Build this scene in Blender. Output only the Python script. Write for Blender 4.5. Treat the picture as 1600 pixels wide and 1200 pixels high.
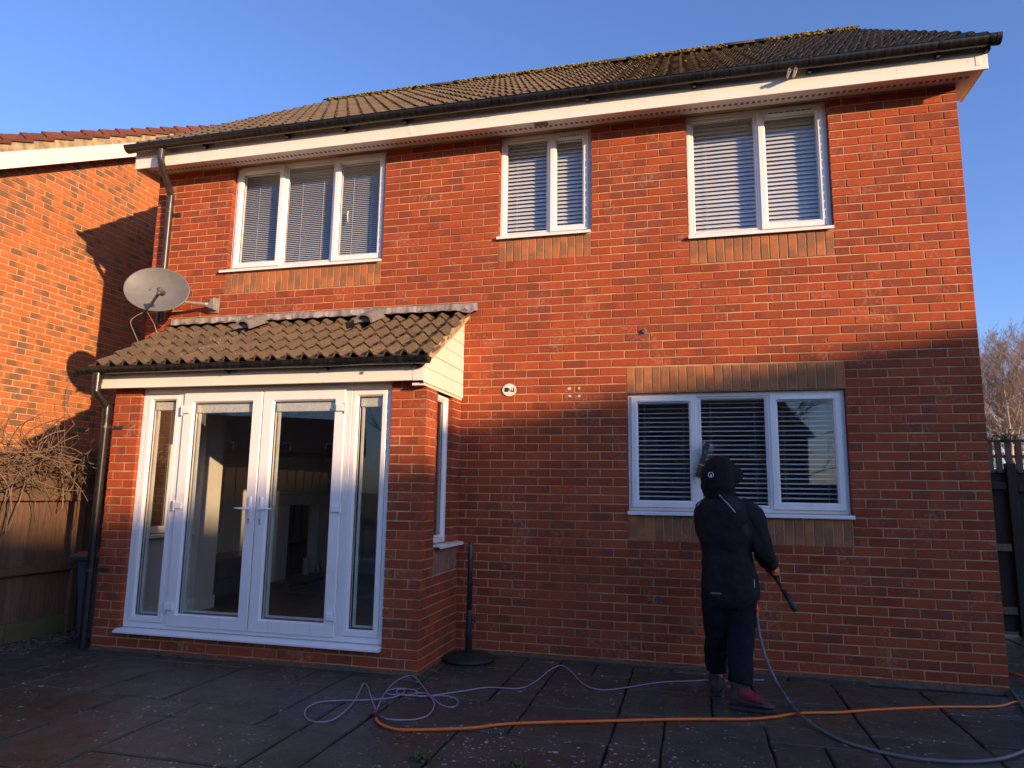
import bpy, bmesh, math, random
from mathutils import Vector, Matrix, noise
from mathutils.bvhtree import BVHTree
R = math.radians
rng = random.Random(7)
for o in list(bpy.data.objects): bpy.data.objects.remove(o)
S = bpy.context.scene
COL = S.collection

# ------------------------------------------------------------------ camera
CAM_F = 1090.12; CAM_P = Vector((-2.2691, -6.2183, 1.4111))
CAM_R = Vector((.969445, .244887, .014360)); CAM_U = Vector((.023891, -.152517, .988012)); CAM_D = Vector((-.244141, .957481, .153708))
cd = bpy.data.cameras.new('camera'); cam = bpy.data.objects.new('camera', cd); COL.objects.link(cam)
cd.sensor_width = 36; cd.sensor_fit = 'HORIZONTAL'; cd.lens = CAM_F/1600*36; cd.clip_start = .05; cd.clip_end = 3000
m = Matrix((CAM_R, CAM_U, -CAM_D)).transposed().to_4x4(); m.translation = CAM_P; cam.matrix_world = m
S.camera = cam
S.render.resolution_x = 1024; S.render.resolution_y = 768

# ------------------------------------------------------------------ sky, sun, exposure
SUN_EL = R(11.8); SUN_H = Vector((.842, -.539, 0)).normalized()
SUN = (SUN_H*math.cos(SUN_EL) + Vector((0, 0, math.sin(SUN_EL)))).normalized()
w = bpy.data.worlds.new('World'); S.world = w; w.use_nodes = True
nt = w.node_tree; nt.nodes.clear()
sky = nt.nodes.new('ShaderNodeTexSky'); sky.sky_type = 'NISHITA'; sky.sun_disc = False
sky.sun_elevation = SUN_EL; sky.sun_rotation = math.atan2(SUN_H.x, SUN_H.y)
sky.altitude = 50; sky.air_density = 1.0; sky.dust_density = .9; sky.ozone_density = 6.0
bg = nt.nodes.new('ShaderNodeBackground'); bg.inputs[1].default_value = .15
wo = nt.nodes.new('ShaderNodeOutputWorld')
nt.links.new(sky.outputs[0], bg.inputs[0]); nt.links.new(bg.outputs[0], wo.inputs[0])
sl = bpy.data.lights.new('sun', 'SUN'); sl.energy = 3.1; sl.angle = R(.55); sl.color = (1, .76, .42)
so = bpy.data.objects.new('sun', sl); COL.objects.link(so)
so.rotation_euler = (-SUN).to_track_quat('-Z', 'Y').to_euler(); so.location = SUN*30
S.view_settings.view_transform = 'Standard'; S.view_settings.look = 'None'
S.view_settings.exposure = 1.15; S.view_settings.gamma = 1
S.view_settings.use_white_balance = True; S.view_settings.white_balance_temperature = 7300; S.view_settings.white_balance_tint = 31   # the phone's daylight balance
S.render.engine = 'CYCLES'
S.cycles.max_bounces = 8; S.cycles.transparent_max_bounces = 12; S.cycles.caustics_reflective = False; S.cycles.caustics_refractive = False

def px(u, v, axis, val):
    """point where the view ray through photo pixel (u,v) meets the plane axis=val (used to survey positions)"""
    d = CAM_D + CAM_R*((u-800)/CAM_F) + CAM_U*((600-v)/CAM_F)
    t = (val-CAM_P[axis])/d[axis]
    return CAM_P + d*t
def proj(p):
    d = p-CAM_P; w_ = d.dot(CAM_D)
    if w_ < .1: return None
    return (800+CAM_F*d.dot(CAM_R)/w_, 600-CAM_F*d.dot(CAM_U)/w_, w_)

# ------------------------------------------------------------------ materials
def newmat(name):
    m = bpy.data.materials.new(name); m.use_nodes = True
    n = m.node_tree; b = n.nodes['Principled BSDF']
    return m, n, b
def nd(n, t, **kw):
    x = n.nodes.new(t)
    for k, v in kw.items():
        if k.startswith('i_'):
            key = k[2:]; x.inputs[int(key) if key.isdigit() else key].default_value = v
        else: setattr(x, k, v)
    return x
def L(n, a, b): n.links.new(a, b)
def pos_noise(n, scale, detail=4, rough=.55, sx=(1,1,1)):
    g = nd(n, 'ShaderNodeNewGeometry'); mp = nd(n, 'ShaderNodeMapping'); mp.inputs['Scale'].default_value = sx
    L(n, g.outputs['Position'], mp.inputs[0])
    t = nd(n, 'ShaderNodeTexNoise'); t.inputs['Scale'].default_value = scale; t.inputs['Detail'].default_value = detail; t.inputs['Roughness'].default_value = rough
    L(n, mp.outputs[0], t.inputs['Vector']); return t.outputs['Fac']
def ramp(n, fac, stops, interp='LINEAR'):
    r = nd(n, 'ShaderNodeValToRGB'); e = r.color_ramp.elements; r.color_ramp.interpolation = interp
    while len(e) < len(stops): e.new(.5)
    for i, (p, c) in enumerate(stops):
        e[i].position = p; e[i].color = (*c, 1) if len(c) == 3 else c
    L(n, fac, r.inputs[0]); return r.outputs[0]
def mix(n, fac, a, b, mode='MIX'):
    x = nd(n, 'ShaderNodeMix', data_type='RGBA', blend_type=mode)
    for s, v in ((x.inputs[0], fac), (x.inputs[6], a), (x.inputs[7], b)):
        if isinstance(v, (int, float)): s.default_value = v
        elif isinstance(v, tuple): s.default_value = (*v, 1)
        else: L(n, v, s)
    return x.outputs[2]
def mth(n, op, a, b=0.0):
    x = nd(n, 'ShaderNodeMath', operation=op)
    for i, v in enumerate((a, b)):
        if isinstance(v, (int, float)): x.inputs[i].default_value = v
        else: L(n, v, x.inputs[i])
    return x.outputs[0]
def bump(n, b, h, strength=.3, dist=.01, prev=None):
    x = nd(n, 'ShaderNodeBump'); x.inputs['Strength'].default_value = strength; x.inputs['Distance'].default_value = dist
    L(n, h, x.inputs['Height'])
    if prev is not None: L(n, prev, x.inputs['Normal'])
    L(n, x.outputs[0], b.inputs['Normal']); return x.outputs[0]
def rnd_node(n):
    oi = nd(n, 'ShaderNodeObjectInfo'); at = nd(n, 'ShaderNodeAttribute', attribute_name='rnd')
    return mth(n, 'FRACT', mth(n, 'ADD', oi.outputs['Random'], at.outputs['Fac']))
def plain(name, col, rough=.5, var=.15, scale=8, bmp=0, bscale=60, metal=0, spec=None):
    m, n, b = newmat(name)
    f = pos_noise(n, scale)
    lo = tuple(c*(1-var) for c in col); hi = tuple(min(1, c*(1+var)) for c in col)
    L(n, ramp(n, f, [(.3, lo), (.7, hi)]), b.inputs['Base Color'])
    b.inputs['Roughness'].default_value = rough; b.inputs['Metallic'].default_value = metal
    if spec is not None: b.inputs['Specular IOR Level'].default_value = spec
    if bmp: bump(n, b, pos_noise(n, bscale, 3), bmp, .004)
    return m
def brick_mat(name, stops, dark=None, darkcol=None, patch=False, bump_s=.55, smear=(.62,.42,.30), smear_amt=.25):
    m, n, b = newmat(name)
    r = rnd_node(n)
    c = ramp(n, r, stops)
    # broad tone within a brick and fine sand grain
    c = mix(n, .4, c, ramp(n, pos_noise(n, 9, 5, .6), [(.3, (.72,.70,.70)), (.7, (1.2,1.18,1.15))]), 'MULTIPLY')
    c = mix(n, .5, c, ramp(n, pos_noise(n, 160, 3, .7), [(.3, (.68,.66,.66)), (.7, (1.25,1.25,1.25))]), 'MULTIPLY')
    uv = nd(n, 'ShaderNodeUVMap'); sp = nd(n, 'ShaderNodeSeparateXYZ'); L(n, uv.outputs[0], sp.inputs[0])
    if dark:
        # burnt patch with soft edge on a share of the bricks
        r2 = mth(n, 'FRACT', mth(n, 'MULTIPLY', r, 17.31))
        on = mth(n, 'LESS_THAN', r2, dark)
        k = mth(n, 'FRACT', mth(n, 'MULTIPLY', r, 53.7))
        dx = mth(n, 'ABSOLUTE', mth(n, 'SUBTRACT', sp.outputs[0], k))
        wob = mth(n, 'MULTIPLY', mth(n, 'SUBTRACT', pos_noise(n, 14, 3), .5), .5)
        msk = ramp(n, mth(n, 'ADD', dx, wob), [(.22, (1,1,1)), (.42, (0,0,0))])
        c = mix(n, mth(n, 'MULTIPLY', mth(n, 'MULTIPLY', on, msk), .85), c, darkcol)
    # drag creases and dark arrises towards the lower edge of each brick, mortar smears
    cre = pos_noise(n, 26, 4, .6, (1, 1, 2.6))
    c = mix(n, ramp(n, cre, [(.28, (.35,.35,.35)), (.40, (0,0,0))]), c, mix(n, .4, c, (.08,.025,.018)))
    sm = ramp(n, mth(n, 'MULTIPLY', pos_noise(n, 3.3, 3), pos_noise(n, 34, 4)), [(.30, (0,0,0)), (.42, (smear_amt,)*3)])
    c = mix(n, sm, c, smear)
    L(n, c, b.inputs['Base Color']); b.inputs['Roughness'].default_value = .88; b.inputs['Specular IOR Level'].default_value = .25
    p = bump(n, b, pos_noise(n, 190, 3, .7), bump_s, .0025)
    bump(n, b, cre, .5, .006, p)
    return m
M = {}
M['brick'] = brick_mat('red_brick', [(0,(.27,.052,.023)),(.25,(.34,.064,.025)),(.55,(.40,.078,.029)),(.8,(.34,.067,.028)),(.93,(.28,.060,.030)),(1,(.24,.055,.030))], dark=.20, darkcol=(.22,.052,.028), smear_amt=.22)
M['soldier'] = brick_mat('soldier_brick', [(0,(.45,.16,.06)),(.4,(.40,.15,.065)),(.7,(.34,.135,.065)),(1,(.48,.175,.065))], dark=.75, darkcol=(.25,.115,.058))
M['multibrick'] = brick_mat('orange_multi_brick', [(0,(.42,.135,.045)),(.5,(.47,.15,.05)),(.8,(.39,.14,.055)),(1,(.34,.13,.06))], dark=.36, darkcol=(.17,.095,.055), smear_amt=.15)
def mortar(name, a, b_):
    m, n, b = newmat(name)
    c = ramp(n, pos_noise(n, 5, 5), [(.3, a), (.7, b_)])
    c = mix(n, ramp(n, pos_noise(n, .8, 5, .6), [(.46, (0,0,0)), (.66, (.6,.6,.6))]), c, tuple(x*y for x, y in zip(a, (.62,.52,.50))))
    c = mix(n, ramp(n, pos_noise(n, 2.6, 4), [(.66, (0,0,0)), (.72, (.7,.7,.7))]), c, (.50,.45,.40))
    L(n, c, b.inputs['Base Color']); b.inputs['Roughness'].default_value = .95; b.inputs['Specular IOR Level'].default_value = .1
    bump(n, b, pos_noise(n, 220, 3, .7), .7, .004); return m
M['mortar'] = mortar('mortar', (.40,.225,.108), (.60,.385,.20))
M['mortar2'] = mortar('neighbour_mortar', (.55,.36,.20), (.66,.45,.27))
def hidden_brick(name):
    m, n, b = newmat(name)
    g = nd(n, 'ShaderNodeNewGeometry'); sp = nd(n, 'ShaderNodeSeparateXYZ'); L(n, g.outputs['Position'], sp.inputs[0])
    cb = nd(n, 'ShaderNodeCombineXYZ'); L(n, mth(n, 'ADD', sp.outputs[0], sp.outputs[1]), cb.inputs[0]); L(n, sp.outputs[2], cb.inputs[1])
    t = nd(n, 'ShaderNodeTexBrick'); L(n, cb.outputs[0], t.inputs[0]); t.inputs['Scale'].default_value = 1
    t.inputs['Brick Width'].default_value = .225; t.inputs['Row Height'].default_value = .0759; t.inputs['Mortar Size'].default_value = .006
    t.inputs['Color1'].default_value = (.36,.08,.04,1); t.inputs['Color2'].default_value = (.28,.07,.04,1); t.inputs['Mortar'].default_value = (.36,.22,.14,1)
    L(n, t.outputs[0], b.inputs['Base Color']); b.inputs['Roughness'].default_value = .9
    bump(n, b, t.outputs['Fac'], -.5, .006); return m
M['sidebrick'] = hidden_brick('side_brick')
def tile_mat(name, cols, moss=(.17,.15,.05), moss_amt=.3):
    m, n, b = newmat(name)
    c = ramp(n, rnd_node(n), cols)
    c = mix(n, .7, c, ramp(n, pos_noise(n, 60, 5, .7), [(.3, (.5,.5,.5)), (.7, (1.4,1.35,1.3))]), 'MULTIPLY')
    c = mix(n, ramp(n, pos_noise(n, 7, 5, .65), [(.5, (0,0,0)), (.68, (moss_amt*2,)*3)]), c, moss)
    v = nd(n, 'ShaderNodeTexVoronoi'); v.inputs['Scale'].default_value = 34
    g = nd(n, 'ShaderNodeNewGeometry'); L(n, g.outputs['Position'], v.inputs['Vector'])
    sp = mth(n, 'LESS_THAN', mth(n, 'ADD', v.outputs['Distance'], mth(n, 'MULTIPLY', pos_noise(n, 3), .55)), .40)
    c = mix(n, mth(n, 'MULTIPLY', sp, .75), c, (.36,.31,.20))
    L(n, c, b.inputs['Base Color']); b.inputs['Roughness'].default_value = .93; b.inputs['Specular IOR Level'].default_value = .2
    bump(n, b, pos_noise(n, 170, 4, .75), .9, .006); return m
M['tile'] = tile_mat('concrete_tile', [(0,(.120,.086,.060)),(.5,(.155,.113,.080)),(1,(.105,.080,.060))])
M['baytile'] = tile_mat('bay_tile', [(0,(.115,.078,.052)),(.5,(.145,.100,.066)),(1,(.10,.072,.052))], (.16,.125,.055), .3)
M['redtile'] = tile_mat('red_tile', [(0,(.14,.05,.035)),(1,(.19,.07,.045))], (.18,.14,.06), .2)
M['moss'] = plain('moss', (.22,.18,.04), .95, .4, 30, .8, 120)
M['undercloak'] = plain('verge_mortar', (.34,.26,.15), .95, .45, 12, .7, 90)
def upvc(name, col):
    m, n, b = newmat(name)
    c = mix(n, ramp(n, pos_noise(n, 2.2, 6, .7), [(.5, (0,0,0)), (.75, (.28,.28,.28))]), col, (col[0]*.72, col[1]*.70, col[2]*.64))
    streak = pos_noise(n, 10, 4, .6, (1.4, 1.4, .12))
    c = mix(n, ramp(n, streak, [(.56, (0,0,0)), (.72, (.22,.22,.22))]), c, (.45,.43,.38))
    L(n, c, b.inputs['Base Color']); b.inputs['Roughness'].default_value = .32
    bump(n, b, pos_noise(n, 6, 2), .06, .004); return m
M['upvc'] = upvc('white_upvc', (.80,.80,.79))
M['fascia'] = upvc('fascia_white', (.80,.755,.67))
def gutter_mat():
    m, n, b = newmat('black_gutter')
    f = pos_noise(n, 16, 3, .5, (1.6, .3, .10))
    z = pos_noise(n, 60, 3)
    L(n, ramp(n, mth(n, 'MULTIPLY', f, mth(n, 'ADD', z, .5)), [(.45, (.010,.010,.0105)), (.9, (.026,.025,.022))]), b.inputs['Base Color'])
    L(n, ramp(n, f, [(.4, (.22,)*3), (.7, (.42,)*3)]), b.inputs['Roughness']); return m
M['gutter'] = gutter_mat()
M['pipe'] = plain('grey_black_pipe', (.035,.034,.034), .34, .3, 14)
M['wetpipe'] = plain('black_pipe', (.014,.014,.014), .3, .4, 30)
M['dark'] = plain('dark_void', (.012,.011,.010), .9)
M['rubber'] = plain('black_rubber', (.018,.018,.018), .55)
M['bead'] = plain('blind_bead', (.62,.60,.54), .5)
M['cassette'] = plain('blind_cassette', (.60,.57,.50), .55, .2, 60)
M['slat'] = plain('white_slat', (.78,.77,.76), .4, .05)
M['cord'] = plain('white_cord', (.75,.74,.70), .7)
M['plaster'] = plain('plaster', (.62,.59,.54), .8, .05)
M['ceil'] = plain('ceiling_white', (.75,.74,.72), .9, .03)
M['woodfloor'] = plain('wood_floor', (.20,.11,.06), .4, .3, 6)
M['carpet'] = plain('rug_grey', (.10,.10,.105), .95, .3, 30)
M['lead'] = None
def lead():
    m, n, b = newmat('lead_flashing')
    f = pos_noise(n, 16, 5, .65, (1, 1, .22))
    c = ramp(n, f, [(.32, (.13,.105,.11)), (.5, (.24,.225,.215)), (.66, (.46,.44,.40))])
    L(n, c, b.inputs['Base Color']); b.inputs['Roughness'].default_value = .75; bump(n, b, f, .5, .006); return m
M['lead'] = lead()
def glass():
    m = bpy.data.materials.new('window_glass'); m.use_nodes = True; n = m.node_tree; n.nodes.clear()
    o = nd(n, 'ShaderNodeOutputMaterial'); t = nd(n, 'ShaderNodeBsdfTransparent'); t.inputs[0].default_value = (.86,.89,.88,1)
    g = nd(n, 'ShaderNodeBsdfGlossy'); g.inputs['Roughness'].default_value = .012; g.inputs['Color'].default_value = (.95,.97,1,1)
    lw = nd(n, 'ShaderNodeLayerWeight'); lw.inputs['Blend'].default_value = .5   # Schlick on |cos|, the same from both sides of the pane
    bp = nd(n, 'ShaderNodeBump'); bp.inputs['Strength'].default_value = .05; bp.inputs['Distance'].default_value = .01
    L(n, pos_noise(n, 1.6, 1), bp.inputs['Height']); L(n, bp.outputs[0], g.inputs['Normal'])
    k = mth(n, 'ADD', mth(n, 'MULTIPLY', mth(n, 'POWER', lw.outputs['Facing'], 5.0), .90), .085)
    x = nd(n, 'ShaderNodeMixShader'); L(n, k, x.inputs[0]); L(n, t.outputs[0], x.inputs[1]); L(n, g.outputs[0], x.inputs[2])
    L(n, x.outputs[0], o.inputs[0]); return m
M['glass'] = glass()
def slab_mat():
    m, n, b = newmat('wet_stone_slab')
    c = ramp(n, rnd_node(n), [(0,(.044,.046,.034)),(.4,(.056,.058,.043)),(.7,(.055,.059,.047)),(1,(.062,.060,.042))])
    c = mix(n, .75, c, ramp(n, pos_noise(n, 5, 6, .65), [(.3, (.5,.48,.46)), (.7, (1.5,1.45,1.4))]), 'MULTIPLY')
    c = mix(n, .5, c, ramp(n, pos_noise(n, 90, 3, .7), [(.3, (.6,.6,.6)), (.7, (1.4,1.4,1.4))]), 'MULTIPLY')
    g = nd(n, 'ShaderNodeNewGeometry')
    mpn = nd(n, 'ShaderNodeMapping'); mpn.inputs['Scale'].default_value = (1,1,.01); L(n, g.outputs['Position'], mpn.inputs[0])
    wn = nd(n, 'ShaderNodeTexNoise'); wn.inputs['Scale'].default_value = 26; L(n, mpn.outputs[0], wn.inputs['Vector'])
    add = nd(n, 'ShaderNodeVectorMath', operation='MULTIPLY_ADD'); L(n, wn.outputs['Color'], add.inputs[0]); add.inputs[1].default_value = (.05,.05,0); L(n, mpn.outputs[0], add.inputs[2])
    sp = None
    for sc, th in ((17, .10), (38, .13)):
        v = nd(n, 'ShaderNodeTexVoronoi'); v.inputs['Scale'].default_value = sc; L(n, add.outputs[0], v.inputs['Vector'])
        sep = nd(n, 'ShaderNodeSeparateColor'); L(n, v.outputs['Color'], sep.inputs[0])
        lim = mth(n, 'MULTIPLY', mth(n, 'SUBTRACT', mth(n, 'MULTIPLY', sep.outputs[0], pos_noise(n, 1.1, 3)), .205), th*6.0)
        s1 = mth(n, 'LESS_THAN', v.outputs['Distance'], lim)
        sp = s1 if sp is None else mth(n, 'MAXIMUM', sp, s1)
    c = mix(n, mth(n, 'MULTIPLY', sp, .85), c, (.46,.43,.36))
    L(n, c, b.inputs['Base Color'])
    L(n, ramp(n, pos_noise(n, 1.2, 5, .6), [(.36, (.20,)*3), (.62, (.55,)*3)]), b.inputs['Roughness'])
    b.inputs['Specular IOR Level'].default_value = .45
    p = bump(n, b, pos_noise(n, 130, 4, .7), .5, .005); bump(n, b, pos_noise(n, 8, 4), .5, .02, p); return m
M['slab'] = slab_mat()
M['joint'] = plain('dark_joint', (.014,.012,.010), .95, .4, 20, .8, 80)
M['soil'] = plain('garden_ground', (.045,.05,.025), .95, .5, 1.5, .6, 40)
M['kerbmortar'] = plain('wall_foot_mortar', (.085,.070,.053), .95, .4, 18, .8, 70)
def wood(name, a, b_, sx=(14,14,1.2), green=0):
    m, n, b = newmat(name)
    f = pos_noise(n, 4, 5, .6, sx)
    c = ramp(n, f, [(.3, a), (.7, b_)])
    c = mix(n, .4, c, ramp(n, rnd_node(n), [(0,(.6,.6,.6)),(1,(1.3,1.3,1.3))]), 'MULTIPLY')
    if green: c = mix(n, ramp(n, pos_noise(n, 5, 4), [(.4,(0,0,0)),(.6,(green,)*3)]), c, (.085,.095,.02))
    L(n, c, b.inputs['Base Color']); b.inputs['Roughness'].default_value = .85; bump(n, b, f, .5, .006); return m
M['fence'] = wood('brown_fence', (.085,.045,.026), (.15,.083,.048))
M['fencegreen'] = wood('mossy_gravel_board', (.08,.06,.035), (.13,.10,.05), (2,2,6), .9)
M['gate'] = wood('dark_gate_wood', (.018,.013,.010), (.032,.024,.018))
M['trellis'] = wood('trellis_wood', (.10,.072,.05), (.16,.118,.08))
M['twig'] = plain('bare_twig', (.18,.118,.072), .85, .35, 9)
M['twigdark'] = plain('dark_twig', (.10,.065,.04), .9, .3, 9)
M['birch'] = plain('birch_bark', (.46,.38,.28), .85, .35, 4)
M['birchtwig'] = plain('birch_twig', (.24,.155,.11), .85, .25, 2)
M['leaf'] = plain('weed_leaf', (.07,.10,.03), .7, .3, 20)
M['bin'] = plain('grey_bin_plastic', (.055,.062,.078), .5, .1)
M['binlid'] = plain('brown_bin_lid', (.16,.065,.045), .55, .15)
M['dish'] = plain('satellite_grey', (.155,.155,.142), .5, .1, 14)
M['dishdark'] = plain('lnb_grey', (.085,.08,.078), .55, .15)
M['galv'] = plain('galvanised', (.30,.285,.26), .45, .2, 20, 0, 60, .3)
M['cable'] = plain('pale_cable', (.42,.36,.28), .6)
M['base'] = plain('cast_black', (.022,.021,.021), .6, .25, 20, .5, 90)
M['pole'] = plain('navy_pole', (.035,.037,.047), .4, .2)
M['orange'] = plain('orange_hose', (.97,.165,.018), .42, .05)
M['purple'] = plain('purple_hose', (.33,.25,.36), .45, .06)
M['greyhose'] = plain('grey_hose', (.13,.135,.13), .42, .08)
def cloth(name, col, rough=.85):
    m, n, b = newmat(name)
    c = ramp(n, pos_noise(n, 6, 4), [(.3, tuple(x*.75 for x in col)), (.7, tuple(x*1.3 for x in col))])
    L(n, c, b.inputs['Base Color']); b.inputs['Roughness'].default_value = rough
    b.inputs['Specular IOR Level'].default_value = .25
    p = bump(n, b, pos_noise(n, 420, 2), .12, .002); bump(n, b, pos_noise(n, 9, 2, .4, (1,1,.5)), .35, .02, p); return m
M['coat'] = cloth('black_coat', (.0100,.0102,.0118))
M['hood'] = cloth('black_hood', (.0072,.0068,.0074))
M['patch'] = cloth('sleeve_patch', (.024,.024,.026), .55)
M['yoke'] = cloth('grey_yoke', (.021,.020,.022))
M['trouser'] = cloth('navy_trouser', (.0058,.0066,.0112))
M['boot'] = plain('boot_grey', (.042,.036,.036), .75, .35, 25, .5, 120)
M['bootred'] = plain('boot_red', (.20,.012,.016), .8, .4, 30, .5, 120)
M['sole'] = plain('boot_sole', (.03,.024,.024), .8)
M['glove'] = plain('orange_glove', (.75,.16,.05), .6)
M['skin'] = plain('skin', (.48,.28,.20), .5)
M['print'] = plain('white_print', (.62,.62,.64), .5)
M['piping'] = plain('grey_piping', (.33,.33,.34), .4)
M['brushbody'] = plain('brush_body', (.02,.021,.03), .45)
M['bristle'] = plain('grey_bristle', (.55,.57,.55), .8, .3, 90)
M['yellow'] = plain('yellow_strap', (.55,.36,.08), .6)
M['redband'] = plain('red_band', (.30,.03,.06), .5)
M['drawer'] = plain('grey_drawer', (.11,.115,.125), .4, .05)
M['white'] = plain('white_paint', (.74,.72,.68), .45, .04)
M['candle'] = plain('candle_wax', (.66,.60,.50), .6)
M['black'] = plain('matt_black', (.016,.016,.016), .6)
M['concrete'] = plain('vent_grey', (.16,.15,.14), .85, .25, 25, .5, 90)
M['ventdark'] = plain('vent_mesh', (.20,.19,.175), .9)
M['board'] = upvc('cream_cladding', (.76,.70,.60))
M['panel'] = plain('pink_panel', (.30,.145,.10), .9, .25, 14, .4, 60)
M['oproof'] = plain('opposite_roof', (.045,.035,.032), .9, .3, 6)
M['opwall'] = plain('opposite_wall', (.24,.12,.08), .9, .3, 6)
M['hedge'] = plain('hedge', (.035,.05,.02), .9, .4, 3)

# ------------------------------------------------------------------ builders
class MB:
    def __init__(s): s.v = []; s.f = []; s.mi = []; s.uv = None
    def add(s, vs, fs, mi=0):
        k = len(s.v); s.v += [tuple(v) for v in vs]; s.f += [tuple(i+k for i in f) for f in fs]; s.mi += [mi]*len(fs); return s
    def box(s, x0, x1, y0, y1, z0, z1, mi=0):
        x0, x1 = min(x0,x1), max(x0,x1); y0, y1 = min(y0,y1), max(y0,y1); z0, z1 = min(z0,z1), max(z0,z1)
        return s.add([(x0,y0,z0),(x1,y0,z0),(x1,y1,z0),(x0,y1,z0),(x0,y0,z1),(x1,y0,z1),(x1,y1,z1),(x0,y1,z1)],
                     [(0,3,2,1),(4,5,6,7),(0,1,5,4),(1,2,6,5),(2,3,7,6),(3,0,4,7)], mi)
    def quad(s, a, b, c, d, mi=0): return s.add([a,b,c,d], [(0,1,2,3)], mi)
    def prism(s, poly, axis, a, b, mi=0):
        """extrude a 2-D polygon along axis ('x','y','z') from a to b"""
        def P(p, t): return {'x': (t,p[0],p[1]), 'y': (p[0],t,p[1]), 'z': (p[0],p[1],t)}[axis]
        n = len(poly); vs = [P(p,a) for p in poly]+[P(p,b) for p in poly]
        fs = [tuple(range(n))[::-1], tuple(range(n,2*n))]+[(i,(i+1)%n,(i+1)%n+n,i+n) for i in range(n)]
        return s.add(vs, fs, mi)
    def tube(s, pts, r, seg=8, cap=True, mi=0, radii=None):
        pts = [Vector(p) for p in pts]; n = len(pts); ring = []
        t = (pts[1]-pts[0]).normalized(); a = Vector((0,0,1)) if abs(t.z) < .9 else Vector((1,0,0))
        nrm = t.cross(a).normalized(); vs = []
        for i, p in enumerate(pts):
            t2 = ((pts[min(i+1,n-1)]-pts[max(i-1,0)])).normalized()
            nrm = (nrm - t2*nrm.dot(t2)).normalized(); bn = t2.cross(nrm)
            rr = radii[i] if radii else r
            vs += [p+(nrm*math.cos(2*math.pi*k/seg)+bn*math.sin(2*math.pi*k/seg))*rr for k in range(seg)]
        fs = [(i*seg+k, i*seg+(k+1)%seg, (i+1)*seg+(k+1)%seg, (i+1)*seg+k) for i in range(n-1) for k in range(seg)]
        if cap: fs += [tuple(range(seg))[::-1], tuple(range((n-1)*seg, n*seg))]
        return s.add(vs, fs, mi)
    def rings(s, rs, cap=True, mi=0):
        seg = len(rs[0]); vs = [p for r in rs for p in r]
        fs = [(i*seg+k, i*seg+(k+1)%seg, (i+1)*seg+(k+1)%seg, (i+1)*seg+k) for i in range(len(rs)-1) for k in range(seg)]
        if cap: fs += [tuple(range(seg))[::-1], tuple(range((len(rs)-1)*seg, len(rs)*seg))]
        return s.add(vs, fs, mi)
    def lathe(s, prof, c, seg=24, mi=0):
        return s.rings([[(c[0]+r*math.cos(2*math.pi*k/seg), c[1]+r*math.sin(2*math.pi*k/seg), c[2]+z) for k in range(seg)] for r, z in prof], True, mi)
    def mesh(s, name, mats, smooth=False):
        me = bpy.data.meshes.new(name); me.from_pydata(s.v, [], s.f)
        for m_ in (mats if isinstance(mats, (list, tuple)) else [mats]): me.materials.append(m_)
        if len(set(s.mi)) > 1: me.polygons.foreach_set('material_index', s.mi)
        if smooth: me.polygons.foreach_set('use_smooth', [True]*len(s.f))
        me.update(); return me
    def build(s, name, mats, parent=None, smooth=False, bevel=0, auto=None):
        o = link(name, s.mesh(name, mats, smooth), parent)
        if bevel:
            b = o.modifiers.new('bevel', 'BEVEL'); b.width = bevel; b.segments = 2; b.limit_method = 'ANGLE'; b.angle_limit = R(40)
        return o
def link(name, me, parent=None, loc=(0,0,0), rot=(0,0,0)):
    o = bpy.data.objects.new(name, me); COL.objects.link(o)
    o.location = loc; o.rotation_euler = rot
    if parent is not None:
        o.parent = parent; o.matrix_parent_inverse = Matrix.Translation(-Vector(parent.get('_org', (0,0,0))))
    return o
def tag(o, label=None, cat=None, group=None, kind=None):
    for k, v in (('label', label), ('category', cat), ('group', group), ('kind', kind)):
        if v: o[k] = v
    return o
def thing(name, label, cat, loc, group=None):
    """an Empty at a thing's base; parts are modelled in world space"""
    o = bpy.data.objects.new(name, None); COL.objects.link(o); o.location = loc; o['_org'] = list(loc); o.empty_display_size = .1
    return tag(o, label, cat, group)
def spline(pts, n=8):
    pts = [Vector(p) for p in pts]; out = []
    for i in range(len(pts)-1):
        p0, p1, p2, p3 = pts[max(i-1,0)], pts[i], pts[i+1], pts[min(i+2,len(pts)-1)]
        for k in range(n):
            t = k/n
            out.append(.5*((2*p1)+(p2-p0)*t+(2*p0-5*p1+4*p2-p3)*t*t+(3*p1-p0-3*p2+p3)*t**3))
    out.append(pts[-1]); return out
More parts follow.
